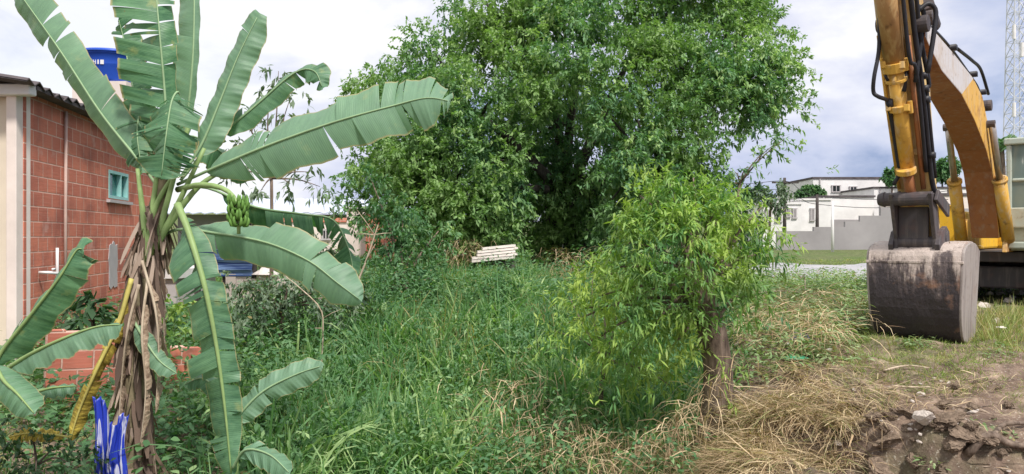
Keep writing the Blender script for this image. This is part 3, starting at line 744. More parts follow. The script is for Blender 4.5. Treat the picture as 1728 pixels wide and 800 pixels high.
stain = s.noise(1.4, 7, g1)
c = s.mix(s.ramp(fine, [(0.4, 0.0), (0.65, 0.35)]), br.outputs['Color'], (0.60, 0.27, 0.20))
c = s.mix(s.ramp(stain, [(0.47, 0.0), (0.66, 0.55)]), c, (0.22, 0.085, 0.075))
c = s.mix(s.ramp(s.noise(2.3, 7, g1), [(0.60, 0.0), (0.68, 0.5)]), c, (0.60, 0.38, 0.33))
s.bump(s.math('ADD', s.math('MULTIPLY', br.outputs['Fac'], -1.0), s.math('MULTIPLY', fine, 0.3)), 0.7, 0.02)
M['brick'] = s.fin(c, 0.9, 0, 0.15)
M['cream'] = plain('cream_paint', (0.66, 0.58, 0.47), 0.8, 0.12, 1.5)
M['cream2'] = plain('pale_pink_plaster', (0.72, 0.63, 0.58), 0.85, 0.10, 3)
M['white'] = plain('dirty_white_paint', (0.74, 0.72, 0.72), 0.7, 0.12, 1.2)
M['plaster'] = plain('grey_plaster', (0.46, 0.43, 0.44), 0.9, 0.15, 2)
M['concrete'] = plain('concrete', (0.33, 0.31, 0.32), 0.9, 0.15, 0.6)
M['tile'] = plain('weathered_roof_sheet', (0.10, 0.085, 0.09), 0.85, 0.5, 3)
M['glass'] = plain('green_window_glass', (0.02, 0.16, 0.15), 0.12, 0.5, 5, 0, 0.5, 0)
M['dark_glass'] = plain('dark_glass', (0.03, 0.035, 0.04), 0.1, 0.3, 5, 0, 0.5, 0)
M['pvc'] = plain('pipe_plastic', (0.50, 0.36, 0.31), 0.6, 0.2, 3)
M['teal_frame'] = plain('pale_teal_frame', (0.30, 0.56, 0.54), 0.5, 0.1, 5)

def rigid(name, mb, mats, parent, origin, X, Y, Z, **k):
    """mesh given in world coordinates, stored in the local frame origin,X,Y,Z (so object coordinates run along it)"""
    A = Matrix(((X.x, Y.x, Z.x, origin.x), (X.y, Y.y, Z.y, origin.y), (X.z, Y.z, Z.z, origin.z), (0, 0, 0, 1)))
    Ai = A.inverted()
    mb.v = [tuple(Ai @ Vector(v)) for v in mb.v]
    o = mb.build(name, mats, None, **k); 
    if parent is not None:
        o.parent = parent; o.matrix_parent_inverse = parent_world(parent).inverted()
    o.matrix_basis = A
    return o
Zv = Vector((0, 0, 1))
ax = (W_, N_, Zv)
mb = MB()
def panel(mb, s0, s1, z0, z1, out=0, th=0.16): mb.box(hw((s0 + s1) / 2, (z0 + z1) / 2, out - th / 2), (s1 - s0, th, z1 - z0), ax)
def s_at(px):                      # distance along the wall seen at pixel column px
    u = (px - 864) / F
    return (u * P0.y - P0.x) / (W_.x - u * W_.y)
ws0, ws1 = s_at(183), s_at(216)
dw = P0.y + W_.y * ws0
wz0, wz1 = (400 - 334) / F * dw, (400 - 286) / F * dw
panel(mb, 0.02, ws0, -1.9, 1.86); panel(mb, ws1, 6.2, -1.9, 1.86); panel(mb, ws0, ws1, -1.9, wz0); panel(mb, ws0, ws1, wz1, 1.86)
rigid('brick_wall', mb, M['brick'], house, hw(0, 0), W_, -N_, Zv)
mb = MB(); 
for (x0, x1, z0, z1) in ((-4, 0, -2, 1.7),): mb.box(P0 + Vector((-2.09, .075, -0.1)), (3.9, 0.15, 3.75))
mb.build('front_wall', M['cream'], house)
mb = MB(); mb.box(P0 + Vector((-0.08, 0.03, -0.09)), (0.13, 0.30, 3.8)); mb.build('corner_column', M['cream2'], house, bevel=0.01)
mb = MB()                          # back and far side so that the house is a closed body
mb.box(hw(6.2, 0, 0) + Vector((-2.2, 0.1, -0.05)), (4.2, 0.15, 3.7)); mb.box(Vector((-10.3, 13, -0.05)), (0.15, 6, 3.7))
mb.build('rear_wall', M['brick'], house)
# corrugated roof
mb = MB(); G = []; G2 = []
nS = 90
for i in range(nS + 1):
    s_ = -0.45 + i * (7.0 / nS); z0 = 1.93 + 0.035 * math.sin(i * 2 * math.pi / 4.0 * 1.0) + 0.02 * math.sin(i * .37)
    row = []; row2 = []
    for j in range(8):
        out = 0.22 - 0.62 * j
        row.append(hw(s_, z0 - 0.02 + 0.085 * j, out)); row2.append(hw(s_, z0 - 0.035 + 0.085 * j, out))
    G.append(row); G2.append(row2)
mb.quad_grid(G); mb.quad_grid(G2, flip=True)
for i in range(nS): mb.v += [tuple(p) for p in (G[i][0], G[i + 1][0], G2[i + 1][0], G2[i][0])]; b = len(mb.v); mb.f.append((b - 4, b - 3, b - 2, b - 1)); mb.m.append(0)
mb.build('roof', M['tile'], house)
mb = MB()
mb.box(P0 + Vector((-1.95, -0.12, 1.84)), (4.3, 0.16, 0.14)); mb.build('gutter', M['white'], house, bevel=0.02)
mb = MB(); mb.box(hw(3.0, 1.88, 0.10), (6.2, 0.2, 0.05), ax); mb.build('eave_board', M['tile'], house)
mb = MB(); t_ = 0.05
for (a, b, c_, d_) in ((ws0, ws1, wz0, wz0 + t_), (ws0, ws1, wz1 - t_, wz1), (ws0, ws0 + t_, wz0 + t_, wz1 - t_), (ws1 - t_, ws1, wz0 + t_, wz1 - t_), ((ws0 + ws1) / 2 + .1, (ws0 + ws1) / 2 + .14, wz0 + t_, wz1 - t_)):
    mb.box(hw((a + b) / 2, (c_ + d_) / 2, -0.04), (b - a, 0.10, d_ - c_), ax)
wf = mb.build('window', M['teal_frame'], house)
mb = MB(); mb.box(hw((ws0 + ws1) / 2, (wz0 + wz1) / 2, -0.07), (ws1 - ws0 - .09, 0.012, wz1 - wz0 - .09), ax); mb.build('pane', M['glass'], wf)
mb = MB(); mb.box(hw((ws0 + ws1) / 2, wz0 - 0.05, 0.03), (ws1 - ws0 + .2, 0.06, 0.05), ax); mb.build('sill', M['plaster'], wf)
mb = MB(); sp = s_at(106); mb.tube([hw(sp, -1.0, 0.035), hw(sp, 0.3, 0.035), hw(sp + .02, 1.8, 0.035)], 0.022, 8); mb.build('downpipe', M['pvc'], house, smooth=True)
mb = MB(); sp2 = s_at(90); sp3 = s_at(62)
mb.tube([hw(sp2, -.15, .05), hw(sp2, -.45, .05), hw(sp2 + .02, -.9, .05)], 0.02, 8)
mb.tube([hw(sp3, -.47, .03), hw(sp3, -.47, .14), hw(sp3 + .25, -.49, .16), hw(sp3 + .32, -.60, .16)], 0.022, 8)
mb.box(hw(sp3 + .13, -.43, .16), (.10, .02, .03), ax)
mb.build('water_pipe', M['white'], house, smooth=True)
# smear of plaster on the wall
mb = MB(); sa = s_at(182); A = []; B = []
for k in range(24):
    t = 2 * math.pi * k / 24; r_ = (1 + 0.06 * math.sin(5 * t) + .05 * math.sin(9 * t + 1)) / max(abs(math.cos(t)), abs(math.sin(t))) ** .8
    A.append(hw(sa + .25 + .22 * r_ * math.cos(t), -0.48 + .38 * r_ * math.sin(t), 0.002)); B.append(hw(sa + .25 + .22 * r_ * math.cos(t), -0.48 + .38 * r_ * math.sin(t), 0.012))
mb.prism(A, B).build('plaster_patch', M['plaster'], house)

# water tank on its block
tk = Vector((-7.62, 15.0, 2.88))
mb = MB(); mb.box(tk + Vector((0, 0, -0.55)), (1.0, 0.9, 1.10)); o = mb.build('tank_base', M['cream2'], house)
tank = empty('water_tank', tk, 'round blue plastic water tank with a lid standing on the house roof', 'water tank')
M['blue'] = plain('blue_plastic', (0.025, 0.09, 0.50), 0.35, 0.15, 2)
def lathe(mb, c, prof, n=32, m=0):
    G = [[c + Vector((r_ * math.cos(2 * math.pi * k / n), r_ * math.sin(2 * math.pi * k / n), z)) for k in range(n + 1)] for (r_, z) in prof]
    mb.quad_grid(G, m); return mb
lathe(MB(), tk, [(0.0, 0), (0.47, 0), (0.49, .03), (0.50, .06), (0.55, .30), (0.555, .31), (0.555, .33), (0.58, .50), (0.60, .51), (0.60, .535), (0.55, .54)]).build('body', M['blue'], tank, smooth=True)
lathe(MB(), tk, [(0.62, .535), (0.625, .56), (0.60, .585), (0.35, .64), (0.2, .65), (0.2, .67), (0, .675)]).build('lid', M['blue'], tank, smooth=True)
mb = MB()
for k, w in enumerate((0.05, 0.05, 0.025, 0.06)):
    a0 = -R(100) + k * 0.12; rr = 0.556
    c_ = tk + Vector((rr * math.cos(a0), rr * math.sin(a0), 0.33)); tx = Vector((-math.sin(a0), math.cos(a0), 0))
    rad_ = Vector((math.cos(a0), math.sin(a0), 0.12))
    if k < 2: mb.box(c_ + tx * -.02, (.012, .012, .08), (tx, rad_, Zv)); mb.box(c_ + tx * .02, (.012, .012, .08), (tx, rad_, Zv)); mb.box(c_, (.028, .012, .014), (tx, rad_, Zv))
    else: mb.box(c_, (w, .012, .08), (tx, rad_, Zv))
mb.build('white_mark', M['white'], tank)

# low broken brick wall and red post by the house
r_ = 8.4
mb = MB(); a = P(70, 600, 8.3); b = P(330, 600, 9.2); d_ = (b - a); Lw = d_.length; d_.normalize(); nrm = Vector((d_.y, -d_.x, 0))
zb = -1.95
for k in range(9):
    hh = [-.98, -1.0, -1.05, -1.02, -1.1, -1.08, -1.15, -1.2, -1.22][k]
    mb.box(a + d_ * (Lw * (k + .5) / 9) + Vector((0, 0, (hh + zb) / 2 - a.z)), (Lw / 9, .14, hh - zb), (d_, nrm, Zv))
o = rigid('garden_wall', mb, M['brick'], None, Vector((a.x, a.y, -2)), d_, -nrm, Zv); tag(o, 'low stepped red brick wall behind the banana stem', 'wall')

# ------------------------------------------------------------ banana plants
s = NT('banana_leaf')
u_ = s.attr('u'); v_ = s.attr('v')
cb = s.n('ShaderNodeCombineXYZ'); s.l(s.math('MULTIPLY', u_, 60.0), cb.inputs[0]); s.l(v_, cb.inputs[1])
veins = s.noise(1.0, 6, cb.outputs[0], 0.7)
big = s.noise(3.0, 4)
c = s.ramp(s.math('ADD', s.math('MULTIPLY', veins, 0.6), s.math('MULTIPLY', big, 0.4)), [(0.38, (0.035, 0.12, 0.06)), (0.60, (0.14, 0.29, 0.15))])
c = s.mix(s.ramp(s.noise(7, 5), [(0.60, 0.0), (0.70, 0.6)]), c, (0.30, 0.33, 0.12))
c = s.mix(s.ramp(s.noise(24, 3), [(0.70, 0.0), (0.74, 0.7)]), c, (0.22, 0.15, 0.07))
c = s.mix(s.math('MULTIPLY', s.attr('pale'), 1.0), c, (0.25, 0.39, 0.28))
c = s.mix(s.ramp(v_, [(0.93, 0.0), (1.0, 0.9)]), c, (0.45, 0.36, 0.18))
wv = s.n('ShaderNodeTexWave'); wv.inputs['Scale'].default_value = 0.9; wv.inputs['Distortion'].default_value = 3.0; s.l(cb.outputs[0], wv.inputs['Vector'])
s.bump(s.math('ADD', wv.outputs['Fac'], veins), 0.18, 0.006)
s.fin(c, 0.42, 0, 0.4)
tr = s.n('ShaderNodeBsdfTranslucent'); s.l(s.mix(1.0, c, (0.9, 1.3, 0.4), 'MULTIPLY'), tr.inputs[0])
ms = s.n('ShaderNodeMixShader'); ms.inputs[0].default_value = 0.25; s.l(s.b.outputs[0], ms.inputs[1]); s.l(tr.outputs[0], ms.inputs[2]); s.l(ms.outputs[0], s.out.inputs[0])
M['banana'] = s.mat
def dead_leaf_mat(name, a, b):
    s = NT(name); cb = s.n('ShaderNodeCombineXYZ'); s.l(s.math('MULTIPLY', s.attr('u'), 40.0), cb.inputs[0]); s.l(s.attr('v'), cb.inputs[1])
    f = s.noise(1.0, 5, cb.outputs[0]); s.bump(f, 0.6, 0.02)
    return s.fin(s.ramp(f, [(0.35, a), (0.65, b)]), 0.8)
M['yellow_leaf'] = dead_leaf_mat('yellowed_leaf', (0.22, 0.15, 0.03), (0.58, 0.46, 0.08))
M['brown_leaf'] = dead_leaf_mat('dry_brown_leaf', (0.20, 0.13, 0.09), (0.55, 0.42, 0.31))
M['midrib'] = plain('midrib', (0.25, 0.36, 0.14), 0.5, 0.15, 8)
M['midrib_pale'] = plain('pale_midrib', (0.27, 0.40, 0.22), 0.5, 0.15, 8)

def banana_leaf(parent, pts, Wd, n_hint, a1=35, a2=35, tears=6, pf=0.12, curl=25, pale=0.0, mat='banana', rib='midrib_pale', r0=0.022, tipw=0.0, w1=1.0, w2=1.0, name='leaf', label=None, jit=12, gap=0.3, seed=0):
    rr = random.Random(seed * 7 + int(pts[0].x * 1000))
    N = 150
    C = spline(pts, N); nh = Vector(n_hint).normalized()
    VV = []; FF = []; U = []; Vv = []; PL = []
    Mx = 6
    frames = []
    for i in range(N):
        T = (C[min(i + 1, N - 1)] - C[max(i - 1, 0)]).normalized()
        n = (nh - T * nh.dot(T)).normalized(); S = T.cross(n); frames.append((T, n, S))
    i0 = int(pf * N)
    def wid(t):
        return Wd * min(1, (t / 0.16)) ** 0.55 * min(1, ((1 - t) / (0.22) + tipw)) ** 0.6
    for sg, ang0, wf_ in ((1, a1, w1), (-1, a2, w2)):
        if wf_ <= 0: continue
        cuts = sorted([i0, N - 1] + [rr.randint(i0 + 6, N - 5) for _ in range(tears)])
        for ci in range(len(cuts) - 1):
            a, b = cuts[ci], cuts[ci + 1]
            if b - a < 2: continue
            ja = rr.uniform(-jit, jit) if tears else 0; jw = 1 - (rr.uniform(0, 0.16) if tears else 0); tw = rr.uniform(-1, 1) * (0.025 if tears else 0)
            base = len(VV)
            for i in range(a, b + 1):
                t = (i - i0) / max(1, N - 1 - i0); T, n, S = frames[i]; w = wid(t) * wf_ * jw
                p = C[i].copy(); VV.append(tuple(p)); U.append(t); Vv.append(0.0); PL.append(pale)
                loc = (i - a) / (b - a)
                sh = (0.5 - loc) * gap * 0.035 * (1 if tears else 0)
                for m_ in range(1, Mx + 1):
                    q = m_ / Mx; an = R(ang0 + ja + curl * q)
                    p = p + (S * sg * math.cos(an) - n * math.sin(an)) * (w / Mx) + T * ((0.25 * w / Mx) + sh / Mx + tw / Mx)
                    rip = 0.0025 * math.sin(i * 1.25) * q + 0.014 * math.sin(i * 0.31 + ci) * q
                    VV.append(tuple(p + n * rip)); U.append(t); Vv.append(q); PL.append(pale)
            k = Mx + 1
            for i in range(b - a):
                for m_ in range(Mx):
                    q = (base + i * k + m_, base + i * k + m_ + 1, base + (i + 1) * k + m_ + 1, base + (i + 1) * k + m_)
                    FF.append(q if sg > 0 else q[::-1])
    o = bulk(name, np.array(VV), 4, M[mat], parent, {'u': np.array(U), 'v': np.array(Vv), 'pale': np.array(PL)}, faces=np.array(FF), smooth=True)
    mb = MB(); st_ = 5
    Cr = [C[i] + frames[i][1] * 0.004 for i in range(0, N, st_)]
    mb.tube(Cr, [max(0.003, r0 * (1 - 0.85 * (i / len(Cr)))) for i in range(len(Cr))], 8)
    mb.build('midrib', M[rib], o, smooth=True)
    if label: o['label'] = label
    return o

bp = empty('banana_plant', on(225, 6.0), 'large banana plant with torn broad leaves and a green fruit bunch', 'banana plant')
D = 6.0
mb = MB()
stem = spline([P(222, 830, D), P(228, 700, D), P(232, 560, D), P(243, 450, D), P(262, 370, D), P(280, 300, D), P(288, 262, D)], 22)
mb.tube(stem, [0.105 - 0.0024 * i for i in range(22)], 14)
mb.build('pseudostem', plain('pseudostem', (0.25, 0.21, 0.13), 0.7, 0.5, 7), bp, smooth=True)
acc = Acc()          # loose dry sheaths hanging round the stem
n_ = 420
t = rng.random(n_); ci = (t * 15).astype(int)
cen = np.array([stem[i] for i in ci]); a = rng.uniform(0, 2 * np.pi, n_)
base = cen + np.stack([np.cos(a), np.sin(a), 0 * a], -1) * (0.108 - 0.0024 * ci)[:, None] + np.stack([0 * a, 0 * a, rng.uniform(0, .1, n_)], -1)
dd = np.stack([np.cos(a) * 0.12, np.sin(a) * 0.10, -np.ones(n_)], -1) + rng.normal(0, 0.2, (n_, 3))
acc.add(base, dd, rng.uniform(0.08, 0.42, n_), rng.uniform(0.01, 0.07, n_), 0.1, (0.8, 1, 0.8, 0.9, 0.3), roll=rng.normal(0, 0.5, n_))
M['sheath'] = leaf_mat('dry_sheath', [(0, (0.08, 0.055, 0.045)), (1, (0.48, 0.38, 0.31)), (0.5, (0.22, 0.15, 0.115))], trans=0.1, rough=0.8)
acc.build('dry_sheath', M['sheath'], bp)
for k, (a, b, c_) in enumerate([((248, 430), (262, 350), (300, 285)), ((250, 440), (240, 350), (232, 285)), ((262, 420), (300, 345), (345, 250)), ((262, 420), (285, 330), (322, 200)), ((255, 430), (258, 350), (268, 270)), ((270, 400), (330, 320), (380, 285))]):
    mb = MB(); q = spline([P(*a, D - .05), P(*b, D - .07), P(*c_, D - .05)], 10); mb.tube(q, [0.028 - 0.0015 * i for i in range(10)], 8); mb.build('petiole', M['midrib'], bp, smooth=True)
front = (0, -1, 0.25)
LV = [
 # pts(px,py,d), half width, n, a(+),a(-), tears, petiole fraction, curl, pale, opts
 dict(pts=[(270,320,6),(232,268,6),(170,190,6.05),(105,90,6.1),(45,5,6.2),(10,-45,6.3)], W=.19, n=(-.25,-1,.15), a1=5, a2=22, jit=-2, tears=4, pale=.5, w1=1.0, w2=.95, pf=.12),
 dict(pts=[(285,300,5.95),(283,230,5.9),(278,150,5.9),(270,60,5.9),(262,-30,6),(255,-90,6.1)], W=.33, n=(0,-1,.1), a1=25, a2=4, tears=13, w1=.4, w2=1.0, pf=.05, jit=22),
 dict(pts=[(292,290,5.95),(303,205,5.9),(302,158,5.8),(290,172,5.7),(280,235,5.62),(272,305,5.62)], W=.25, n=(0,-1,.1), a1=12, a2=12, tears=11, pf=.48, jit=22),
 dict(pts=[(288,285,6.3),(262,215,6.2),(240,190,6.1),(232,225,6.0),(240,290,5.95)], W=.2, n=(0,-1,.1), a1=12, a2=12, tears=11, pf=.4, jit=22),
 dict(pts=[(300,300,6.2),(316,200,6.2),(326,90,6.2),(328,-20,6.3),(325,-80,6.4)], W=.19, n=(.1,-1,0), a1=50, a2=10, tears=3, pale=.6, w1=.35, w2=1.0, pf=.1),
 dict(pts=[(305,300,6.1),(340,245,6.15),(372,170,6.2),(402,95,6.25),(438,22,6.3)], W=.165, n=(0,-1,.1), a1=8, a2=12, tears=0, pale=.45, pf=.15, tipw=.25),
 dict(pts=[(305,305,6.3),(360,240,6.35),(430,180,6.4),(495,125,6.4),(530,120,6.3),(545,150,6.25)], W=.125, n=(-.2,-1,.4), a1=25, a2=12, tears=3, pale=.15, pf=.2),
 dict(pts=[(300,312,6),(360,285,5.9),(450,247,5.8),(560,208,5.7),(660,180,5.7),(720,166,5.7),(762,172,5.7)], W=.25, n=(0,-.62,.78), a1=46, a2=-28, tears=7, pale=.55, pf=.14, jit=5),
 dict(pts=[(300,320,6.3),(350,318,6.35),(430,350,6.4),(510,362,6.4),(562,372,6.4),(588,420,6.35),(598,470,6.3)], W=.17, n=(0,-.3,.95), a1=65, a2=35, tears=10, pf=.22, jit=18),
 dict(pts=[(258,412,6.1),(300,388,6),(370,395,5.9),(450,410,5.8),(520,440,5.75),(570,478,5.7),(612,510,5.7)], W=.19, n=(.1,-.75,.6), a1=30, a2=-15, tears=2, pale=.5, pf=.2),
 dict(pts=[(300,345,5.7),(320,395,5.6),(345,480,5.5),(365,580,5.5),(380,690,5.5),(392,815,5.5)], W=.24, n=(.05,-1,0), a1=12, a2=10, tears=9, pale=.15, pf=.1, rib='midrib', r0=.028, w1=1.0, w2=.55, jit=14),
 dict(pts=[(222,535,5.9),(245,575,5.8),(270,610,5.75),(300,632,5.7)], W=.08, n=(0,-.6,.8), a1=20, a2=20, tears=0, pale=.5, pf=.12),
 dict(pts=[(285,310,6.5),(300,260,6.6),(320,230,6.7),(370,255,6.8),(420,300,6.8)], W=.20, n=(0,-.5,.8), a1=40, a2=30, tears=6, pf=.15),
 dict(pts=[(275,320,6.4),(250,240,6.5),(225,150,6.5),(210,70,6.6),(200,30,6.6)], W=.15, n=(-.2,-1,0), a1=20, a2=20, tears=6, pf=.2, jit=20),
]
for i, q in enumerate(LV):
    banana_leaf(bp, [P(*p) for p in q['pts']], q['W'], q['n'], q['a1'], q['a2'], int(q['tears'] * 1.7) + (1 if i not in (4,) else 0), q['pf'], q.get('curl', 22), q.get('pale', 0), rib=q.get('rib', 'midrib_pale'), r0=q.get('r0', .013),
                w1=q.get('w1', 1), w2=q.get('w2', 1), jit=q.get('jit', 12) + 6, tipw=q.get('tipw', 0), seed=i)
banana_leaf(bp, [P(*p) for p in [(222,470,5.85),(200,545,5.8),(165,620,5.75),(135,690,5.75),(118,745,5.75)]], .095, (.3,-1,.1), 38, 38, 3, .12, 40, 0, mat='yellow_leaf', rib='yellow', r0=.02, label='yellow dying leaf hanging down beside the stem', tipw=.3) if M.setdefault('yellow', plain('yellow_rib', (0.55, 0.48, 0.14), .6, .2, 8)) else None
for k, pp in enumerate([[(240,440,5.85),(262,520,5.8),(268,600,5.8),(262,700,5.8)], [(235,480,5.8),(215,560,5.75),(205,650,5.8),(200,740,5.8)], [(250,470,5.85),(240,560,5.72),(246,660,5.7),(236,760,5.75)], [(245,400,6.1),(272,480,6.1),(278,590,6.1)]]):
    banana_leaf(bp, [P(*p) for p in pp], .06, (0, -1, 0), 60, 60, 5, .1, 40, 0, mat='brown_leaf', rib='dead_wood', r0=.012, name='dead_leaf', seed=k + 50, jit=25)
# fruit bunch
mb = MB(); sk = spline([P(300, 320, 6.0), P(340, 312, 5.8), P(380, 320, 5.7), P(400, 345, 5.65), P(403, 395, 5.65)], 12); mb.tube(sk, [0.024 - .001 * i for i in range(12)], 8)
fb = mb.build('fruit_stalk', M['midrib'], bp, smooth=True)
mb = MB()
for row in range(5):
    zc = P(402, 342 + row * 9, 5.65) + Vector((random.uniform(-.01, .01), 0, 0))
    for k in range(11):
        a = 2 * math.pi * (k + .5 * (row % 2)) / 11; a += random.uniform(-.15, .15); d_ = Vector((math.cos(a), math.sin(a), random.uniform(-.2, .2))); rw = random.uniform(.015, .03)
        p_ = [zc + d_ * 0.012, zc + d_ * (rw + .03) + Vector((0, 0, -.01)), zc + d_ * (rw + .045) + Vector((0, 0, .025)), zc + d_ * (rw + .04) + Vector((0, 0, .055))]
        mb.tube(spline(p_, 6), [.006, .011, .013, .012, .009, .003], 6)
mb.build('fruit', plain('green_banana', (0.12, 0.25, 0.05), .55, .3, 20), fb, smooth=True)

# smaller banana plant at the left edge
b2 = empty('banana_plant', on(-25, 5.2), 'small bright green banana plant cut off by the left edge of the photo', 'banana plant')
mb = MB(); sm = spline([on(-25, 5.2) - Vector((0, 0, .1)), P(-20, 720, 5.2), P(-8, 620, 5.2)], 8); mb.tube(sm, [.075 - .005 * i for i in range(8)], 10); mb.build('pseudostem', plain('young_pseudostem', (.30, .38, .18), .6, .3, 7), b2, smooth=True)
for i, q in enumerate([
  dict(p=[(-12,650,5.2),(0,600,5.2),(50,535,5.15),(100,470,5.1),(128,425,5.1),(140,420,5.1)], W=.155, n=(-.3,-.9,.4), a1=30, a2=10, pale=0, t=1),
  dict(p=[(-10,640,5.1),(40,605,5.0),(100,575,4.9),(160,553,4.9),(208,548,4.9)], W=.12, n=(0,-.5,.85), a1=35, a2=20, pale=.45, t=0),
  dict(p=[(-15,600,5.0),(5,640,4.9),(30,665,4.85),(60,700,4.8)], W=.13, n=(0,-.8,.5), a1=20, a2=20, pale=.3, t=1),
  dict(p=[(-15,660,5.3),(40,665,5.3),(90,655,5.3),(130,652,5.3)], W=.07, n=(0,-.6,.8), a1=20, a2=20, pale=.3, t=0),
  dict(p=[(-15,620,5.2),(-60,520,5.3),(-100,430,5.4)], W=.14, n=(0,-.6,.8), a1=20, a2=20, pale=.1, t=2)]):
    banana_leaf(b2, [P(*p) for p in q['p']], q['W'], q['n'], q['a1'], q['a2'], q['t'], .12, 25, q['pale'], rib='midrib', r0=.016, seed=80 + i)
# sucker right of the hanging leaf
b3 = empty('banana_plant', on(392, 5.6), 'low young banana sucker with arching leaves right of the hanging leaf', 'banana plant')
mb = MB(); q0 = on(392, 5.6); mb.tube(spline([q0 - Vector((0, 0, .1)), P(393, 770, 5.6), P(395, 710, 5.6)], 7), [.05 - .004 * i for i in range(7)], 9); mb.build('pseudostem', M['midrib'], b3, smooth=True)
for i, q in enumerate([dict(p=[(394,730,5.6),(405,700,5.6),(445,660,5.6),(500,632,5.6),(545,617,5.6)], W=.115, n=(0,-.8,.5), a1=25, a2=10, pale=.6),
  dict(p=[(394,790,5.5),(415,760,5.4),(455,768,5.3),(490,800,5.2)], W=.12, n=(0,-.6,.8), a1=25, a2=20, pale=.4),
  dict(p=[(392,760,5.7),(375,680,5.8),(345,640,5.9),(310,650,6)], W=.09, n=(0,-.7,.7), a1=20, a2=20, pale=.2)]):
    banana_leaf(b3, [P(*p) for p in q['p']], q['W'], q['n'], q['a1'], q['a2'], 1, .12, 22, q['pale'], rib='midrib_pale', r0=.012, seed=90 + i)
yl = empty('fallen_leaf', P(118, 740, 5.6), 'yellow fallen banana leaf lying flat over the dark shrub at lower left', 'leaf')
banana_leaf(yl, [P(118,738,5.6), P(80,733,5.55), P(45,732,5.5), P(14,738,5.5)], .055, (0,-.7,.7), 15, 15, 5, .08, 10, 0, mat='yellow_leaf', rib='yellow', r0=.008, name='leaf_blade')

# blue and white plastic strips tied round the foot of the banana stem
s = NT('blue_white_plastic'); v = s.coord((18, 18, 2.2)); f1 = s.noise(1.3, 2, v, 0.5, 0.3)
M['bluecloth'] = s.fin(s.ramp(f1, [(0.54, (0.02, 0.045, 0.42)), (0.60, (0.62, 0.64, 0.76)), (0.72, (0.10, 0.12, 0.42))]), 0.4, 0, 0.4)
for k, (x0, y0, x1, y1, w, lb) in enumerate([(166, 672, 172, 800, .050, 'longest blue and white plastic strip hanging left of the banana stem foot'), (184, 715, 186, 806, .040, 'narrow blue and white plastic strip between two others at the banana stem foot'), (205, 700, 200, 806, .055, 'blue and white plastic strip hanging nearest the banana stem foot')]):
    mb = MB(); G = []; rr = random.Random(k)
    for i in range(34):
        t = i / 33; c_ = P(x0 + (x1 - x0) * t + 3 * math.sin(t * 5 + k), y0 + (y1 - y0) * t, 5.70 + .03 * k)
        ww = w * (.85 + .16 * math.sin(t * 5 + k * 2)); row = []
        for j in range(11):
            q = (j / 10 - .5); row.append(c_ + Vector((q * 2 * ww, .016 * math.sin(q * 13 + k + 1.2 * math.sin(t * 4)), .014 * math.sin(q * 9 + k))))
        G.append(row)
    o = mb.quad_grid(G).build('plastic_strip', M['bluecloth'], None, smooth=True)
    m_ = o.modifiers.new('thick', 'SOLIDIFY'); m_.thickness = .002
    tag(o, lb, 'plastic strip')
# ------------------------------------------------------------ excavator
FO = Vector((8.07, 13.0, 0)); AV = Vector((-0.6393, -0.7690, 0)); NV = Vector((0.7690, -0.6393, 0))
def E(s_, lat, z): return FO + AV * s_ + NV * lat + Vector((0, 0, z))
def EP(px, py, lat=0.0):                       # where the sight line of the photo meets the plane at lateral offset lat
    u = (px - 864) / F; ray = Vector((u, 1, (400 - py) / F))
    t = ((FO + NV * lat).dot(NV)) / ray.dot(NV)
    return ray * t
EXA = (AV, NV, Zv)
ex = empty('excavator', E(0, 0, -0.97), 'large worn yellow tracked excavator with its bucket lowered to the bank', 'excavator')

def worn(name, base, rust, dirt, amt=0.5, sc_=3.0, rough=0.5, zmud=None):
    s = NT(name); g1 = s.n('ShaderNodeTexCoord').outputs['Object']
    a = s.noise(sc_, 8, g1, 0.65); b = s.noise(sc_ * 4, 6, g1); st_ = s.noise(1.0, 5, s.coord((14, 14, 1.4)))
    c = s.mix(s.ramp(a, [(0.52, 0.0), (0.66, amt)]), base, rust)
    c = s.mix(s.ramp(st_, [(0.50, 0.0), (0.68, amt * 0.9)]), c, dirt)
    c = s.mix(s.ramp(b, [(0.60, 0.0), (0.70, 0.5)]), c, tuple(x * 0.45 for x in rust))
    s.bump(b, 0.25, 0.01)
    return s.fin(c, s.ramp(a, [(0.4, rough), (0.7, 0.9)]), 0, 0.35)
M['y'] = worn('worn_yellow_paint', (0.66, 0.38, 0.07), (0.32, 0.15, 0.06), (0.58, 0.46, 0.30), 0.8)
M['y2'] = worn('bright_yellow_paint', (0.80, 0.47, 0.03), (0.45, 0.24, 0.05), (0.6, 0.5, 0.3), 0.3)
M['boomu'] = worn('shaded_rusty_paint', (0.33, 0.13, 0.05), (0.26, 0.11, 0.06), (0.34, 0.22, 0.15), 0.7)  # rusty paint, its base colour darkened with the shade under the boom
M['white_panel'] = worn('faded_white_paint', (0.56, 0.54, 0.55), (0.46, 0.38, 0.32), (0.50, 0.42, 0.36), 0.7)
M['steel'] = worn('dark_greasy_steel', (0.07, 0.06, 0.065), (0.16, 0.10, 0.09), (0.22, 0.18, 0.16), 0.5)
M['rubber'] = plain('black_hose', (0.025, 0.025, 0.032), 0.5, 0.3, 10)
M['chrome'] = plain('worn_rod', (0.45, 0.40, 0.36), 0.3, 0.2, 10, 0.7)
M['cabp'] = worn('grey_green_cab_paint', (0.42, 0.47, 0.41), (0.4, 0.33, 0.22), (0.5, 0.47, 0.38), 0.4)
M['stickm'] = worn('stick_paint', (0.60, 0.42, 0.17), (0.30, 0.16, 0.08), (0.58, 0.50, 0.40), 0.8, 2.2)

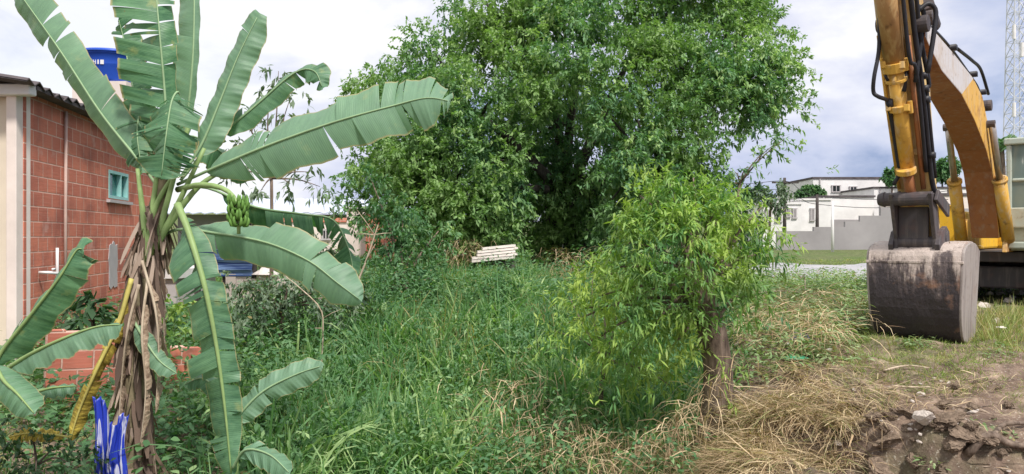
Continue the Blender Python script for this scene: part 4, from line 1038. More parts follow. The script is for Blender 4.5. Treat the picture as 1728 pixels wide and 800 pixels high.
def plate_prism(poly_pix, lat0, lat1, name, mat, parent=ex, bevel=0.012, extra=None):
    """side outline read at lateral offset lat0, extruded along the machine's width to lat1"""
    A = [EP(a, b, lat0) for a, b in poly_pix]; B = [p + NV * (lat1 - lat0) for p in A]
    mb = MB(); mb.prism(A, B)
    return mb
# boom: right face outline, extruded to the left
up_ = [(1563,32),(1577,52),(1608,88),(1643,132),(1658,162),(1668,212),(1678,268),(1686,330),(1699,398)]
lo_ = [(1686,402),(1681,345),(1674,290),(1665,254),(1645,203),(1623,159),(1590,120),(1569,78),(1562,62)]
A = [EP(a, b, 0.24) for a, b in up_ + lo_]; B = [p - NV * (0.34 if i in (0, 17) else .35) for i, p in enumerate(A)]
mb = MB(); b0 = 0; n_ = len(A)
mb.v = [tuple(p) for p in A + B]
nu = len(up_)
for i in range(nu - 1):                       # side faces as strips between upper and lower outline
    j = n_ - 1 - i
    if i >= 8: break
    mt = 1 if i < 3 else 0
    mb.f.append((i, i + 1, j - 1, j)); mb.m.append(mt)
    mb.f.append((n_ + i, n_ + j, n_ + j - 1, n_ + i + 1)); mb.m.append(mt)
for i in range(n_):
    j = (i + 1) % n_; mb.f.append((i, n_ + i, n_ + j, j)); mb.m.append(2 if i >= nu else 0)
boom = mb.build('boom', [M['y'], M['white_panel'], M['boomu']], ex, bevel=0.012)
for (a, b, r_) in ((1560, 40, .085), (1668, 178, .075)):
    c_ = EP(a, b, .24); mb = MB(); mb.tube([c_ - NV * (.36 if a == 1560 else .38), c_ + NV * .04], r_, 16); mb.build('pivot_pin', M['steel'], ex, bevel=.006)
mb = MB()      # hoses along the top of the boom
for k in range(4):
    lat = .20 - .05 * k; z_ = .05 + .012 * (k % 2)
    q = [EP(a, b, .24) - NV * (.24 - lat) + Zv * (z_ + .02 * math.sin(i * 2.2 + k)) for i, (a, b) in enumerate(up_[1:8])]
    mb.tube(spline(q, 40), .021, 7)
for i in (2, 3, 4): 
    c_ = EP(*up_[i], .24) - NV * .10 + Zv * .05; mb.box(c_, (.09, .28, .06), EXA)
o_h = spline([EP(1668,165,.24) + Zv * .05, EP(1655,140,.24) + Zv * .17, EP(1640,118,.24) + Zv * .12, EP(1615,92,.24) + Zv * .07], 20); mb.tube(o_h, .02, 7)
mb.build('boom_hose', M['rubber'], ex, smooth=True)
mb = MB()     # bundle of hoses and cylinder head at the boom tip
for k in range(3):
    c0 = EP(1558, 20, .24) - NV * (.05 + .11 * k)
    q = [c0 + Zv * .02, c0 + Vector((.10, 0, .09)) - NV * .0, c0 + Vector((.18, .0, .02)), c0 + Vector((.16, 0, -.22)), c0 + Vector((.10, 0, -.6 - .08 * k))]
    mb.tube(spline(q, 18), .024, 7)
mb.build('tip_hose', M['rubber'], ex, smooth=True)
mb = MB(); mb.tube([EP(1558, 5, .12), EP(1571, 45, .12)], .10, 16); mb.tube([EP(1567, 30, .22) - NV * .5, EP(1567, 30, .22) + NV * .05], .075, 14)
mb.build('arm_cylinder', M['steel'], ex, bevel=.008)

# stick (dipper arm): side profile in machine coordinates, s forward, z up
def sl_(z, off): return (5.46 + 0.44 * z + off, z)
prof = [sl_(-.02, .10), sl_(.5, .13), sl_(1.3, .17), sl_(2.2, .22), sl_(3.1, .20), sl_(3.15, -.10), sl_(2.5, -.34), sl_(2.1, -.38), sl_(1.4, -.24), sl_(.6, -.14), sl_(-.02, -.10)]
A = [E(a, .17, b) for a, b in prof]; B = [E(a, -.17, b) for a, b in prof]
mb = MB(); mb.prism(B, A)
mb.build('stick', M['stickm'], ex, bevel=.012)
for z in (.35, .9, 1.6):       # reinforcing straps on the stick's face
    mb = MB(); s0, _ = sl_(z, .14 + .03 * z); mb.box(E(s0 + .005, 0, z), (.02, .30, .07), (Vector((0, 0, 1)).cross(NV).normalized(), NV, (E(*((sl_(z + .1, 0)[0], 0, z + .1))) - E(sl_(z, 0)[0], 0, z)).normalized()))
    mb.build('strap', M['stickm'], ex, bevel=.005)
# bucket cylinder on the stick's front face
def fc(px, py, lat, off):                         # in front of the stick face, follows its slope
    z = (400 - py) / F * 8.35
    for _ in range(3):
        s0 = 5.46 + 0.44 * z + off; p = E(s0, lat, 0); z = (400 - py) / F * p.y
    return E(5.46 + 0.44 * z + off, lat, z)
mb = MB(); mb.tube([fc(0, -90, -.02, .36), fc(0, 112, -.02, .30)], .10, 20)
cy = mb.build('cylinder_barrel', worn('brown_barrel', (0.36, 0.20, 0.08), (0.20, 0.10, 0.05), (0.60, 0.45, 0.22), .8), ex, smooth=True)
mb = MB()
mb.tube([fc(0, 112, -.02, .30), fc(0, 290, -.02, .24)], .078, 20)
mb.build('cylinder_head', M['y'], ex, smooth=True)
mb = MB()
for (a, b, r_) in ((104, 120, .118), (132, 137, .105), (176, 186, .105), (284, 292, .10)):
    mb = MB(); mb.tube([fc(0, a, -.02, .305), fc(0, b, -.02, .30)], r_, 18)
    if r_ in (.118,) or a == 176:
        for sg in (-1, 1): mb.tube([fc(0, a - 6, -.02 + sg * .105, .31), fc(0, a + 15, -.02 + sg * .105, .31)], .026, 8); mb.box(fc(0, a + 6, -.02 + sg * .085, .37), (.06, .05, .07), EXA)
    mb.build('cylinder_collar', M['y'], ex, bevel=.005)
for sg, r_, mt_ in ((-1, .02, 'y'), (1, .026, 'boomu')):
    mb = MB(); mb.tube([fc(0, 60, -.02 + sg * .135, .24), fc(0, 200, -.02 + sg * .13, .22), fc(0, 318, -.02 + sg * .12, .17)], r_, 8); mb.build('oil_pipe', M[mt_], ex, smooth=True)
mb = MB(); mb.tube([fc(0, 290, -.02, .24), fc(0, 345, -.02, .20)], .055, 14); mb.build('cylinder_rod', M['boomu'], ex, smooth=True)
mb = MB()
mb.tube(spline([fc(0,-60,.17,.22), fc(0,50,.17,.20), fc(0,150,.185,.18), fc(0,290,.18,.14), fc(0,330,.2,.12)], 24), .026, 7)
mb.tube(spline([fc(0,-60,.2,.12), fc(0,60,.2,.10), fc(0,140,.23,.08), fc(0,160,.21,.12), fc(0,300,.2,.06)], 24), .022, 7)
mb.tube(spline([fc(0,-40,.12,.30), fc(0,95,.13,.34), fc(0,125,.17,.28), fc(0,290,.15,.20)], 24), .02, 7)
for a in (128, 150, 168, 262): mb.box(fc(0, a, .20, .13), (.09, .07, .06), EXA)
mb.build('stick_hose', M['rubber'], ex, smooth=True)
mb = MB()      # hose swinging free at the left of the stick
lh = lambda px, py, t: P(px, py, t)
q = [lh(1484,30,7.9), lh(1483,85,7.95), lh(1475,130,7.95), lh(1474,155,8), lh(1482,163,8), lh(1498,170,8.1), lh(1501,185,8.15), lh(1507,215,8.25), lh(1514,262,8.35), lh(1518,290,8.4), lh(1508,312,8.45)]
mb.tube(spline(q, 50), .021, 8); mb.tube([lh(1500,168,8.1), lh(1502,184,8.14)], .036, 10)
mb.tube([lh(1494,128,8.0), lh(1506,152,8.15)], .016, 6)
mb.build('swinging_hose', M['rubber'], ex, smooth=True)
# linkage: crosswise pin, two link plates down to the bucket
zc = .41; sc0 = 5.46 + .47 * zc + .26
for (s_, z_, l0_, l1_, r_) in ((sc0, zc, -.34, .20, .075), (5.46, -.02, -.26, .26, .085), (5.72, -.06, -.24, .24, .07)):
    mb = MB(); mb.tube([E(s_, l0_, z_), E(s_, l0_ + .07, z_), E(s_, l0_ + .075, z_), E(s_, l1_, z_)], [r_ * .8, r_ * 1.15, r_, r_], 16); mb.build('link_pin', M['steel'], ex, bevel=.006)
mb = MB()
for lat in (-.21, .17):
    A = [E(sc0 - .10, lat, zc + .06), E(sc0 + .10, lat, zc + .05), E(5.80, lat, -.02), E(5.80, lat, -.14), E(5.62, lat, -.14), E(5.60, lat, .0)]; mb.prism(A, [p + NV * .04 for p in A])
    A = [E(sc0 - .05, lat + .05, zc + .09), E(sc0 + .06, lat + .05, zc - .02), E(5.36, lat + .05, .22), E(5.34, lat + .05, .36)]; mb.prism(A, [p + NV * .035 for p in A])
mb.box(E(5.75, -.02, .16), (.04, .30, .44), EXA)
mb.build('link', M['steel'], ex, bevel=.008)
# bucket
s = NT('muddy_bucket_steel'); g1 = s.n('ShaderNodeTexCoord').outputs['Object']; sx = s.n('ShaderNodeSeparateXYZ'); s.l(g1, sx.inputs[0])
st1 = s.noise(1.0, 7, s.coord((6, 6, 1.0)), 0.7); st2 = s.noise(5, 8, g1)
lvl = s.math('ADD', s.math('MULTIPLY', sx.outputs['Z'], 1.1), s.math('MULTIPLY', s.math('SUBTRACT', st1, 0.5), 1.5))
lvl = s.math('ADD', lvl, s.math('MULTIPLY', s.math('SUBTRACT', st2, 0.5), 0.7))
c = s.ramp(s.math('ADD', lvl, 1.0), [(0.40, (0.04, 0.032, 0.036)), (0.76, (0.50, 0.42, 0.38)), (0.57, (0.11, 0.085, 0.085)), (0.66, (0.34, 0.28, 0.25))])
c = s.mix(s.ramp(s.noise(3.2, 6, g1), [(0.57, 0.0), (0.68, 0.5)]), c, (0.42, 0.22, 0.13))
s.bump(s.math('ADD', st2, st1), 0.9, 0.03)
M['bucketm'] = s.fin(c, s.ramp(st2, [(0.4, 0.45), (0.7, 0.9)]), 0, 0.4)
M['bucketside'] = worn('dusty_bucket_side', (0.34, 0.30, 0.28), (0.28, 0.22, 0.19), (0.14, 0.11, 0.11), .7, 2.5)
bprof = spline([Vector(p) for p in ((4.95, 0, -.16), (5.22, 0, -.07), (5.55, 0, -.07), (5.78, 0, -.13), (5.85, 0, -.24), (5.87, 0, -.50), (5.84, 0, -.80), (5.74, 0, -1.02), (5.60, 0, -1.12), (5.35, 0, -1.16), (5.0, 0, -1.13))], 30)
hwid = .455
def flare(z): return hwid * (1.0 - 0.09 * max(0, min(1, (-z - .2))) )
def dent(s_, l_): return .022 * float(fbm(np.array(s_ * 3.0 + 3), np.array(l_ * 3.2 + 8), 3))
mb = MB(); nbp = len(bprof)
mb.quad_grid([[E(p.x + dent(i * .12, q) * (1 - abs(q) ** 6), q * flare(p.z), p.z) for q in [k / 12 - 1 for k in range(25)]] for i, p in enumerate(bprof)])
bk = mb.build('bucket', M['bucketm'], ex, smooth=False); m_ = bk.modifiers.new('thick', 'SOLIDIFY'); m_.thickness = .03; m_.offset = 0
for sg in (-1, 1):
    A = [E(p.x * 1.0, sg * (flare(p.z) + .0), p.z) for p in bprof]; B = [p + NV * sg * .028 for p in A]
    mb = MB(); mb.prism(A, B) if sg < 0 else mb.prism(B, A)
    mb.build('side_plate', M['bucketside'], bk, bevel=.006)
for sg in (-1, 1):
    mb = MB(); A = [E(5.86, sg * .40, -.70), E(5.80, sg * .40, -.90), E(5.60, sg * .40, -1.09), E(5.30, sg * .40, -1.165), E(5.30, sg * .40, -1.13), E(5.56, sg * .40, -1.02), E(5.76, sg * .40, -.84), E(5.80, sg * .40, -.70)]
    mb.prism([p - NV * .04 for p in A], [p + NV * .04 for p in A])
    mb.build('wear_strip', M['bucketm'], bk, bevel=.005)
mb = MB(); mb.box(E(5.86, 0, -.27), (.03, .96, .03), EXA); mb.build('weld_seam', M['bucketm'], bk, bevel=.005)
for k in range(5):
    lat = -.42 + .21 * k; mb = MB()
    A = [E(5.10, lat - .05, -1.10), E(5.10, lat + .05, -1.10), E(5.10, lat + .05, -1.17), E(5.10, lat - .05, -1.17)]; B = [E(4.80, lat - .035, -1.135), E(4.80, lat + .035, -1.135), E(4.80, lat + .035, -1.15), E(4.80, lat - .035, -1.15)]
    mb.prism(A, B).build('tooth', M['steel'], bk, bevel=.004)
for lat in (-.26, .20):
    mb = MB(); A = [E(5.30, lat, -.14), E(5.34, lat, .06), E(5.48, lat, .12), E(5.72, lat, .06), E(5.84, lat, -.08), E(5.78, lat, -.26), E(5.5, lat, -.16)]
    mb.prism(A, [p + NV * .05 for p in A]).build('bracket', M['steel'], bk, bevel=.006)
acc = Acc(); n_ = 160; t = rng.random(n_); lat = rng.uniform(-.45, .48, n_)
bs = np.array([tuple(E(4.98 + .7 * a, b, -.10)) for a, b in zip(t, lat)]); dd = rng.normal(0, 1, (n_, 3)); dd[:, 2] = np.abs(dd[:, 2]) * .5
acc.add(bs, dd, rng.uniform(.05, .18, n_), .008, .5, (1, 1, .7, .2)); gs = acc.build('caught_grass', M['straw'], bk); gs['kind'] = 'stuff'

# boom cylinders
for lat in (-.27, .33):
    a, b = E(1.75, lat, -.05), EP(1600, 215, -.22) if lat < 0 else EP(1600, 215, -.22) + NV * .52
    mb = MB(); mid = a.lerp(b, .55); mb.tube([a, mid], .085, 16); mb.tube([mid - (b - a) * .02, mid], .10, 16)
    cyl = mb.build('boom_cylinder', M['y'], ex, smooth=True)
    mb = MB(); mb.tube([mid, b], .045, 12); mb.build('rod', M['chrome'], cyl, smooth=True)
c_ = EP(1600, 215, -.22); mb = MB(); mb.tube([c_ - NV * .06, c_ + NV * .56], .05, 12); mb.build('cylinder_pin', M['steel'], ex)
# upper structure
mb = MB(); mb.box(E(-.7, 0, -.30), (4.0, 2.5, .16), EXA); mb.build('turntable_frame', M['steel'], ex, bevel=.02)
mb = MB()
for lat in (-.30, .30):
    A = [E(1.9, lat - .03, -.22), E(1.75, lat - .03, .10), E(1.2, lat - .03, .28), E(.3, lat - .03, .10), E(.3, lat - .03, -.22)]
    mb.prism(A, [p + NV * .06 for p in A])
mb.build('boom_bracket', M['y'], ex, bevel=.01)
mb = MB(); mb.box(E(-.55, -.80, .10), (3.2, .90, .62), EXA); mb.build('engine_housing', M['y2'], ex, bevel=.04)
mb = MB(); mb.box(E(1.30, -.72, .14), (.50, .66, .64), EXA); mb.box(E(1.30, -.72, .475), (.54, .70, .03), EXA); mb.box(E(1.56, -.72, .04), (.03, .42, .05), EXA); mb.build('front_step', M['y2'], ex, bevel=.02)
mb = MB(); mb.box(E(-2.55, 0, .08), (.8, 2.5, .64), EXA); mb.build('counterweight', M['y2'], ex, bevel=.08)
mb = MB(); mb.tube([E(-1.5, -.5, .4), E(-1.5, -.5, .75), E(-1.6, -.5, .85)], .05, 10); mb.build('exhaust', M['steel'], ex, smooth=True)
# cab
mb = MB(); c0, c1, l0, l1, z0, z1 = .05, 1.50, .27, 1.17, -.20, 1.46
t_ = .07
mb.box(E((c0 + c1) / 2, (l0 + l1) / 2, z1 - .05), (c1 - c0 + .06, l1 - l0 + .06, .10), EXA)
mb.box(E((c0 + c1) / 2, (l0 + l1) / 2, z0 + .25), (c1 - c0, l1 - l0, .50), EXA)
for s_ in (c0 + t_ / 2, c1 - t_ / 2):
    for l_ in (l0 + t_ / 2, l1 - t_ / 2): mb.box(E(s_, l_, (z0 + .5 + z1 - .1) / 2), (t_, t_, z1 - z0 - .6), EXA)
mb.box(E(c1 - .035, (l0 + l1) / 2, .84), (.05, l1 - l0 - .14, .05), EXA)
cab = mb.build('cab', M['cabp'], ex, bevel=.02)
s = NT('cab_glass'); M['cabglass'] = s.fin((0.16, 0.22, 0.21), 0.06, 0, 0.6)
mb = MB(); mb.box(E(c1 - .04, (l0 + l1) / 2, (z0 + .5 + z1 - .1) / 2), (.012, l1 - l0 - .14, z1 - z0 - .6), EXA)
mb.box(E((c0 + c1) / 2, l0 + .035, (z0 + .5 + z1 - .1) / 2), (c1 - c0 - .14, .012, z1 - z0 - .6), EXA); mb.box(E((c0 + c1) / 2, l1 - .035, (z0 + .5 + z1 - .1) / 2), (c1 - c0 - .14, .012, z1 - z0 - .6), EXA)
mb.box(E(c0 + .035, (l0 + l1) / 2, (z0 + .5 + z1 - .1) / 2), (.012, l1 - l0 - .14, z1 - z0 - .6), EXA)
mb.build('window', M['cabglass'], cab)
mb = MB(); mb.box(E(.5, .72, .45), (.12, .45, .55), EXA); mb.box(E(.7, .72, .2), (.42, .45, .12), EXA); mb.build('seat', M['rubber'], cab, bevel=.03)
mb = MB(); mb.box(E(1.56, .72, .28), (.06, .9, .30), EXA); mb.box(E(1.6, .72, -.12), (.2, .95, .10), EXA); mb.build('front_panel', M['cabp'], cab, bevel=.02)
# undercarriage
mb = MB(); mb.box(E(-.2, 0, -.62), (2.4, 1.5, .34), EXA); mb.tube([E(-.2, 0, -.50), E(-.2, 0, -.38)], .55, 24); mb.build('track_frame', M['steel'], ex, bevel=.03)
for lat in (-1.02, 1.02):
    mb = MB(); L_ = 1.75; rr = .34; zc = -.62; N2 = 46; per = 4 * L_ + 2 * math.pi * rr
    ring = []
    for k in range(N2):
        d_ = per * k / N2
        if d_ < 2 * L_: p = (-.2 - L_ + d_, zc + rr); t_a = 0
        elif d_ < 2 * L_ + math.pi * rr: th = (d_ - 2 * L_) / rr; p = (-.2 + L_ + rr * math.sin(th), zc + rr * math.cos(th)); t_a = -th
        elif d_ < 4 * L_ + math.pi * rr: q_ = d_ - 2 * L_ - math.pi * rr; p = (-.2 + L_ - q_, zc - rr); t_a = math.pi
        else: th = (d_ - 4 * L_ - math.pi * rr) / rr; p = (-.2 - L_ - rr * math.sin(th), zc - rr * math.cos(th)); t_a = math.pi - th
        X = AV * math.cos(t_a) + Zv * math.sin(t_a); Z2 = X.cross(NV) * -1
        mb.box(E(p[0], lat, p[1]), (.15, .50, .04), (X, NV, Z2)); mb.box(E(p[0], lat, p[1]) + (Z2 if True else Zv) * .0, (.03, .50, .085), (X, NV, Z2))
    tk_ = mb.build('track', M['steel'], ex)
    for s_ in (-.2 - L_, -.2 + L_): 
        mb = MB(); mb.tube([E(s_, lat - .12, zc), E(s_, lat + .12, zc)], rr - .05, 20); mb.tube([E(s_, lat - .16, zc), E(s_, lat + .16, zc)], .1, 12); mb.build('wheel', M['steel'], tk_)
    mb = MB(); mb.box(E(-.2, lat, zc), (2 * L_ - .3, .2, .30), EXA); mb.build('side_frame', M['steel'], tk_)

def crumpled(name, label, c_, size, mat, cat, seed, group=None, h=.5, parent=None):
    """a crumpled heap of sheet: irregular outline, creased, dying out to the ground"""
    N3 = 26; G = []; sd = seed * 3.7; c_ = Vector(c_)
    for i in range(N3 + 1):
        row = []
        for j in range(N3 + 1):
            x_, y_ = (i / N3 - .5) * 2, (j / N3 - .5) * 2; th = math.atan2(y_, x_); rr_ = max(abs(x_), abs(y_)); ed = 1 + .5 * float(fbm(math.cos(th) * 1.3 + sd, math.sin(th) * 1.3 + sd, 3))
            px_, py_ = math.cos(th) * rr_ * ed, math.sin(th) * rr_ * ed * .8
            z_ = h * (1 - rr_ ** 2) * (.7 + 1.4 * float(fbm(px_ * 1.5 + sd, py_ * 1.5, 2))) + .5 * h * abs(float(fbm(px_ * 4 + sd, py_ * 4 + 9, 3))) * (1.1 - rr_)
            row.append(c_ + Vector((px_ * size, py_ * size, z_ * size - .015)))
        G.append(row)
    o = MB().quad_grid(G).build(name, M[mat], parent)
    m_ = o.modifiers.new('thick', 'SOLIDIFY'); m_.thickness = .004
    if label: tag(o, label, cat, group)
    return o
M['sheet'] = plain('pale_sheet', (0.72, 0.66, 0.62), .7, .2, 3)
M['litterblue'] = plain('blue_plastic_bag', (0.06, 0.09, 0.42), .4, .5, 14)
M['littergreen'] = plain('green_plastic_bag', (0.10, 0.48, 0.28), .5, .3, 10)
M['littertan'] = plain('cardboard', (0.60, 0.40, 0.24), .8, .3, 8)
# ------------------------------------------------------------ far buildings right of the big tree
def building(name, label, x0, x1, yt, yb, d, depth, wins, wmat='white', roof=None, parapet=0.0, skew=0.0, cat='house', roofm='tile', door=None):
    a = P(x0, yb, d); b = P(x1, yb, d + skew); h0 = a.z; h1 = (400 - yt) / F * d
    X = (b - a); X.z = 0; Lx = X.length; X.normalize(); Y = Vector((-X.y, X.x, 0)); 
    r_ = empty(name, (a.x, a.y, h0), label, cat)
    mb = MB(); A3 = (X, Y, Zv)
    gz0 = min(h0, H(a.x, a.y)) - .3
    mb.box(a + X * (Lx / 2) + Y * depth / 2 + Zv * ((h1 + gz0) / 2 - h0), (Lx, depth, h1 - gz0), A3)
    mb.build('wall', M[wmat], r_)
    if roof:
        mb = MB(); mb.box(a + X * (Lx / 2) + Y * depth / 2 + Zv * (h1 - h0 + roof / 2 + .003), (Lx + .16, depth + .16, roof), A3); mb.build('roof', M[roofm], r_)
    if Lx > 3 and wmat == 'white':
        mb = MB(); mb.tube([a + X * (Lx * .06) - Y * .06 + Zv * .1, a + X * (Lx * .06) - Y * .06 + Zv * (h1 - h0)], .05, 6); mb.build('downpipe', M['plaster'], r_)
        mb = MB(); mb.box(a + X * (Lx / 2) - Y * .02 + Zv * .45, (Lx - .1, .05, .9), A3); mb.build('plinth', M['concrete'], r_)
    for (u0, u1, v0, v1) in wins:
        s0 = (u0 - x0) / (x1 - x0) * Lx; s1 = (u1 - x0) / (x1 - x0) * Lx; zt = (400 - v0) / F * d; zb_ = (400 - v1) / F * d
        mb = MB(); c_ = a + X * ((s0 + s1) / 2) + Zv * ((zt + zb_) / 2 - h0)
        w_, h_ = s1 - s0, zt - zb_
        for (ox, oz, sx_, sz_) in ((0, h_ / 2, w_ + .16, .08), (0, -h_ / 2, w_ + .16, .08), (-w_ / 2, 0, .08, h_ - .08), (w_ / 2, 0, .08, h_ - .08), (0, 0, .05, h_ - .08)):
            mb.box(c_ + X * ox + Zv * oz - Y * .05, (sx_, .12, sz_), A3)
        fr = mb.build('window', M['plaster'], r_)
        mb = MB(); mb.box(c_ - Y * .015, (w_ - .04, .05, h_ - .04), A3); mb.build('pane', M['dark_glass'], fr)
    return r_, a, X, Y, Lx, h0, h1
building('white_house', 'low white house with dark window openings left of the power poles', 1288, 1352, 345, 392, 52, 6, [(1292,1299,354,374),(1309,1318,351,374),(1327,1332,352,366),(1338,1343,352,368)], roof=.15, roofm='white')
building('white_house', 'plain white block house between the two power poles', 1352, 1402, 338, 388, 53, 6, [(1368,1373,352,372)], roof=.12, roofm='white')
building('white_building', 'white two-storey building with a long dark roof edge and two square windows', 1372, 1560, 302, 380, 66, 9, [(1404,1417,313,324),(1434,1445,315,323),(1476,1500,318,324),(1512,1524,314,325)], roof=.16, roofm='tile', cat='building')
building('white_hall', 'long white hall with a flat roof above the grey wall', 1384, 1475, 333, 392, 56, 7, [], roof=.13, roofm='tile', cat='building')
building('white_store', 'small white building behind the digger arm', 1475, 1640, 318, 392, 60, 6, [(1488,1492,330,345),(1540,1552,330,345)], roof=.13, roofm='tile', cat='building')
building('pink_building', 'pale pinkish flat building partly hidden behind the boom', 1560, 1720, 330, 400, 50, 6, [(1604,1612,345,362)], wmat='cream2', roof=.15, cat='building')
mb = MB()    # long grey wall with a stepped top
for (x0, x1, yt, d) in ((1310,1372,390,44),(1372,1425,383,44),(1425,1450,374,44),(1450,1485,364,44),(1485,1540,350,44),(1540,1700,352,44)):
    a = P(x0, 420, d); b = P(x1, 420, d); mb.box(Vector(((a.x + b.x) / 2, d, (400 - yt) / F * d / 2 - .6)), (b.x - a.x, .2, (400 - yt) / F * d + 1.2))
tag(mb.build('boundary_wall', M['concrete'], None), 'long bare grey concrete wall with a stepped top in front of the white buildings', 'wall')
def pole(label, px, yt, d, r_=.12, mat='bark_dark', arms=1):
    o = empty('power_pole', on(px, d), label, 'power pole', 'power poles by the white houses'); mb = MB(); g_ = on(px, d); top = P(px, yt, d)
    mb.tube([g_ - Zv * .3, Vector((g_.x, g_.y, top.z))], [r_, r_ * .7], 10); mb.build('post', M[mat], o, smooth=True)
    if arms:
        mb = MB()
        for k in range(arms): mb.box(Vector((g_.x, g_.y - r_, top.z - .3 - .5 * k)), (1.6, .1, .1))
        mb.build('crossarm', M['bark_dark'], o)
    return Vector((g_.x, g_.y, top.z))
pa = pole('dark power pole with a crossarm in front of the low white house', 1324, 300, 48)
pb = pole('short dark power pole at the corner of the long white hall', 1379, 328, 48, arms=0)
pc = pole('slim pale concrete pole in front of the grey wall', 1405, 340, 40, .08, 'white', 0)
s = NT('hazy_galvanised_steel'); M['galv'] = s.fin((0.55, 0.57, 0.62), 0.6, 0.0, 0.3)  # steel made paler, with distance haze mixed into the colour
tw = empty('lattice_tower', on(1716, 90), 'tall slim steel lattice mast at the right edge above the cab', 'tower')
mb = MB(); g_ = on(1716, 90); hh = 36; wb, wt = 1.15, .55
def tc_(k, z): w = wb + (wt - wb) * z / hh; return Vector((g_.x + w * (1 if k in (0, 1) else -1), g_.y + w * (1 if k in (0, 3) else -1), g_.z + z))
for k in range(4): mb.tube([tc_(k, 0), tc_(k, hh)], .07, 5)
mb.build('mast', M['galv'], tw)
mb = MB(); nb_ = 22
for i in range(nb_):
    z0, z1 = hh * i / nb_, hh * (i + 1) / nb_
    for k in range(4):
        mb.tube([tc_(k, z0), tc_((k + 1) % 4, z1)], .04, 4); mb.tube([tc_((k + 1) % 4, z0), tc_(k, z1)], .04, 4); mb.tube([tc_(k, z1), tc_((k + 1) % 4, z1)], .04, 4)
mb.build('bracing', M['galv'], tw)
mb = MB()
for (z, dx) in ((13.5, .9), (14.2, -.9), (11, 1.0), (22, .9), (23, -.9), (21, 0)): mb.tube([Vector((g_.x + dx, g_.y - .9, g_.z + z)), Vector((g_.x + dx, g_.y - .9, g_.z + z + 1.6))], .18, 8)
mb.build('antenna', M['white'], tw)
# palm behind the boom
pr = empty('palm_tree', on(1690, 34), 'small palm tree behind the boom foot beside the cab', 'palm tree'); mb = MB(); top = P(1690, 245, 34); mb.tube(spline([on(1690, 34) - Zv * .2, P(1693, 320, 34), top], 8), [.16, .14, .13, .12, .11, .11, .10, .10], 8); mb.build('trunk', M['bark_brown'], pr, smooth=True)
acc = Acc()
for k in range(16):
    a = 2 * math.pi * k / 16 + random.uniform(-.2, .2); el = random.uniform(.0, 1.1); q = spline([top, top + Vector((math.cos(a) * .4, math.sin(a) * .4, .3 * el + .1)), top + Vector((math.cos(a) * .85, math.sin(a) * .85, .3 * el - .25))], 12)
    for i in range(1, 12):
        for sg in (-1, 1):
            bs = np.repeat(np.array([tuple(q[i])]), 3, 0) + rng.normal(0, .02, (3, 3)); dd = np.repeat(np.array([[-math.sin(a) * sg, math.cos(a) * sg, -.4]]), 3, 0) + rng.normal(0, .2, (3, 3)); acc.add(bs, dd, .32, .04, .3, (1, .8, .1))
acc.build('crown', M['bush_leaf'], pr)
for z_, nm in ((0, 'upper power line sagging between the poles by the white houses'), (-.5, 'lower power line sagging between the poles by the white houses')):
    mb = MB(); a = pa + Zv * (z_ - .2); b = pb + Zv * (z_ - .1); c_ = P(1600, 322, 46) + Zv * z_; l_ = P(1180, 300, 55) + Zv * z_
    mb.tube(spline([l_, l_.lerp(a, .5) - Zv * .3, a, a.lerp(b, .5) - Zv * .12, b, b.lerp(c_, .5) - Zv * .35, c_], 40), .018, 5)
    tag(mb.build('power_line', M['rubber'], None), nm, 'power line')
M['paper'] = plain('dirty_paper', (0.74, 0.70, 0.66), .8, .2, 12)
for k, (a_, b_, r_, m_n, lb) in enumerate([(1300,560,.05,'paper','small white scrap of litter near the bare stick right of the stump'),(1365,532,.06,'paper','white scrap of litter in the weeds left of the dead twig'),(1390,560,.05,'littertan','tan scrap of litter in the weeds left of the bucket'),(1432,548,.07,'paper','white litter scrap closest to the left side of the bucket'),(1330,590,.04,'paper','small white scrap just above the straw heap'),(1272,548,.05,'littertan','tan scrap of litter beside the stump crown'),(1400,600,.04,'paper','white scrap between green plastic and the trodden earth'),(1690,560,.05,'paper','white scrap in the grass right of the bucket')]):
    u = (a_ - 864) / F; v = (400 - b_) / F; d = 4.0
    while d < 40 and v * d > H(u * d, d): d += .04
    crumpled('litter_scrap', lb, (u * d, d, H(u * d, d) + .06), r_, m_n, 'litter', 20 + k, 'litter scraps on the bank', h=.6)
# left background roofs
building('low_house', 'long low house with a bluish-white roof far behind the banana plant', 300, 600, 362, 410, 48, 8, [(420,432,372,384),(470,482,372,384)], wmat='concrete', roof=.0)
mb = MB()
a0 = P(270, 357, 46); b0_ = P(640, 357, 46)
G = [[Vector((a0.x - .5 + (b0_.x - a0.x + 1) * i / 60, 46 - .3 + j * 3, 1.42 + j * .42 + .05 * math.sin(i * 2.1))) for i in range(61)] for j in range(4)]
o = mb.quad_grid(G).build('roof', plain('pale_blue_roof_sheet', (0.50, 0.55, 0.66), .6, .15, .5), bpy.data.objects['low_house']); 
m_ = o.modifiers.new('thick', 'SOLIDIFY'); m_.thickness = .06
building('pink_house', 'small house with pale pink plaster wall left of the small dark tree', 585, 617, 352, 440, 26, 3, [], wmat='cream2', roof=.08, roofm='white')
building('far_house', 'pale house wall with a reddish roof beyond the grey-green shrubs', 470, 590, 375, 430, 38, 5, [(500,512,388,404),(545,556,388,404)], wmat='cream2', roof=.2, roofm='brick')
o, a, X, Y, Lx, h0, h1 = building('brick_shed', 'small exposed orange-red brick shed wall beside the pink house', 617, 648, 358, 425, 25.5, 3, [], wmat='brick', roof=.1)
building('white_shed', 'small white-topped shed seen right of the banana stem', 252, 297, 470, 500, 15, 2, [], wmat='plaster', roof=.17, roofm='white')
building('white_shed', 'low white shed glimpsed between the small tree and the big tree', 742, 778, 400, 415, 30, 3, [], wmat='white', roof=.08, roofm='white')
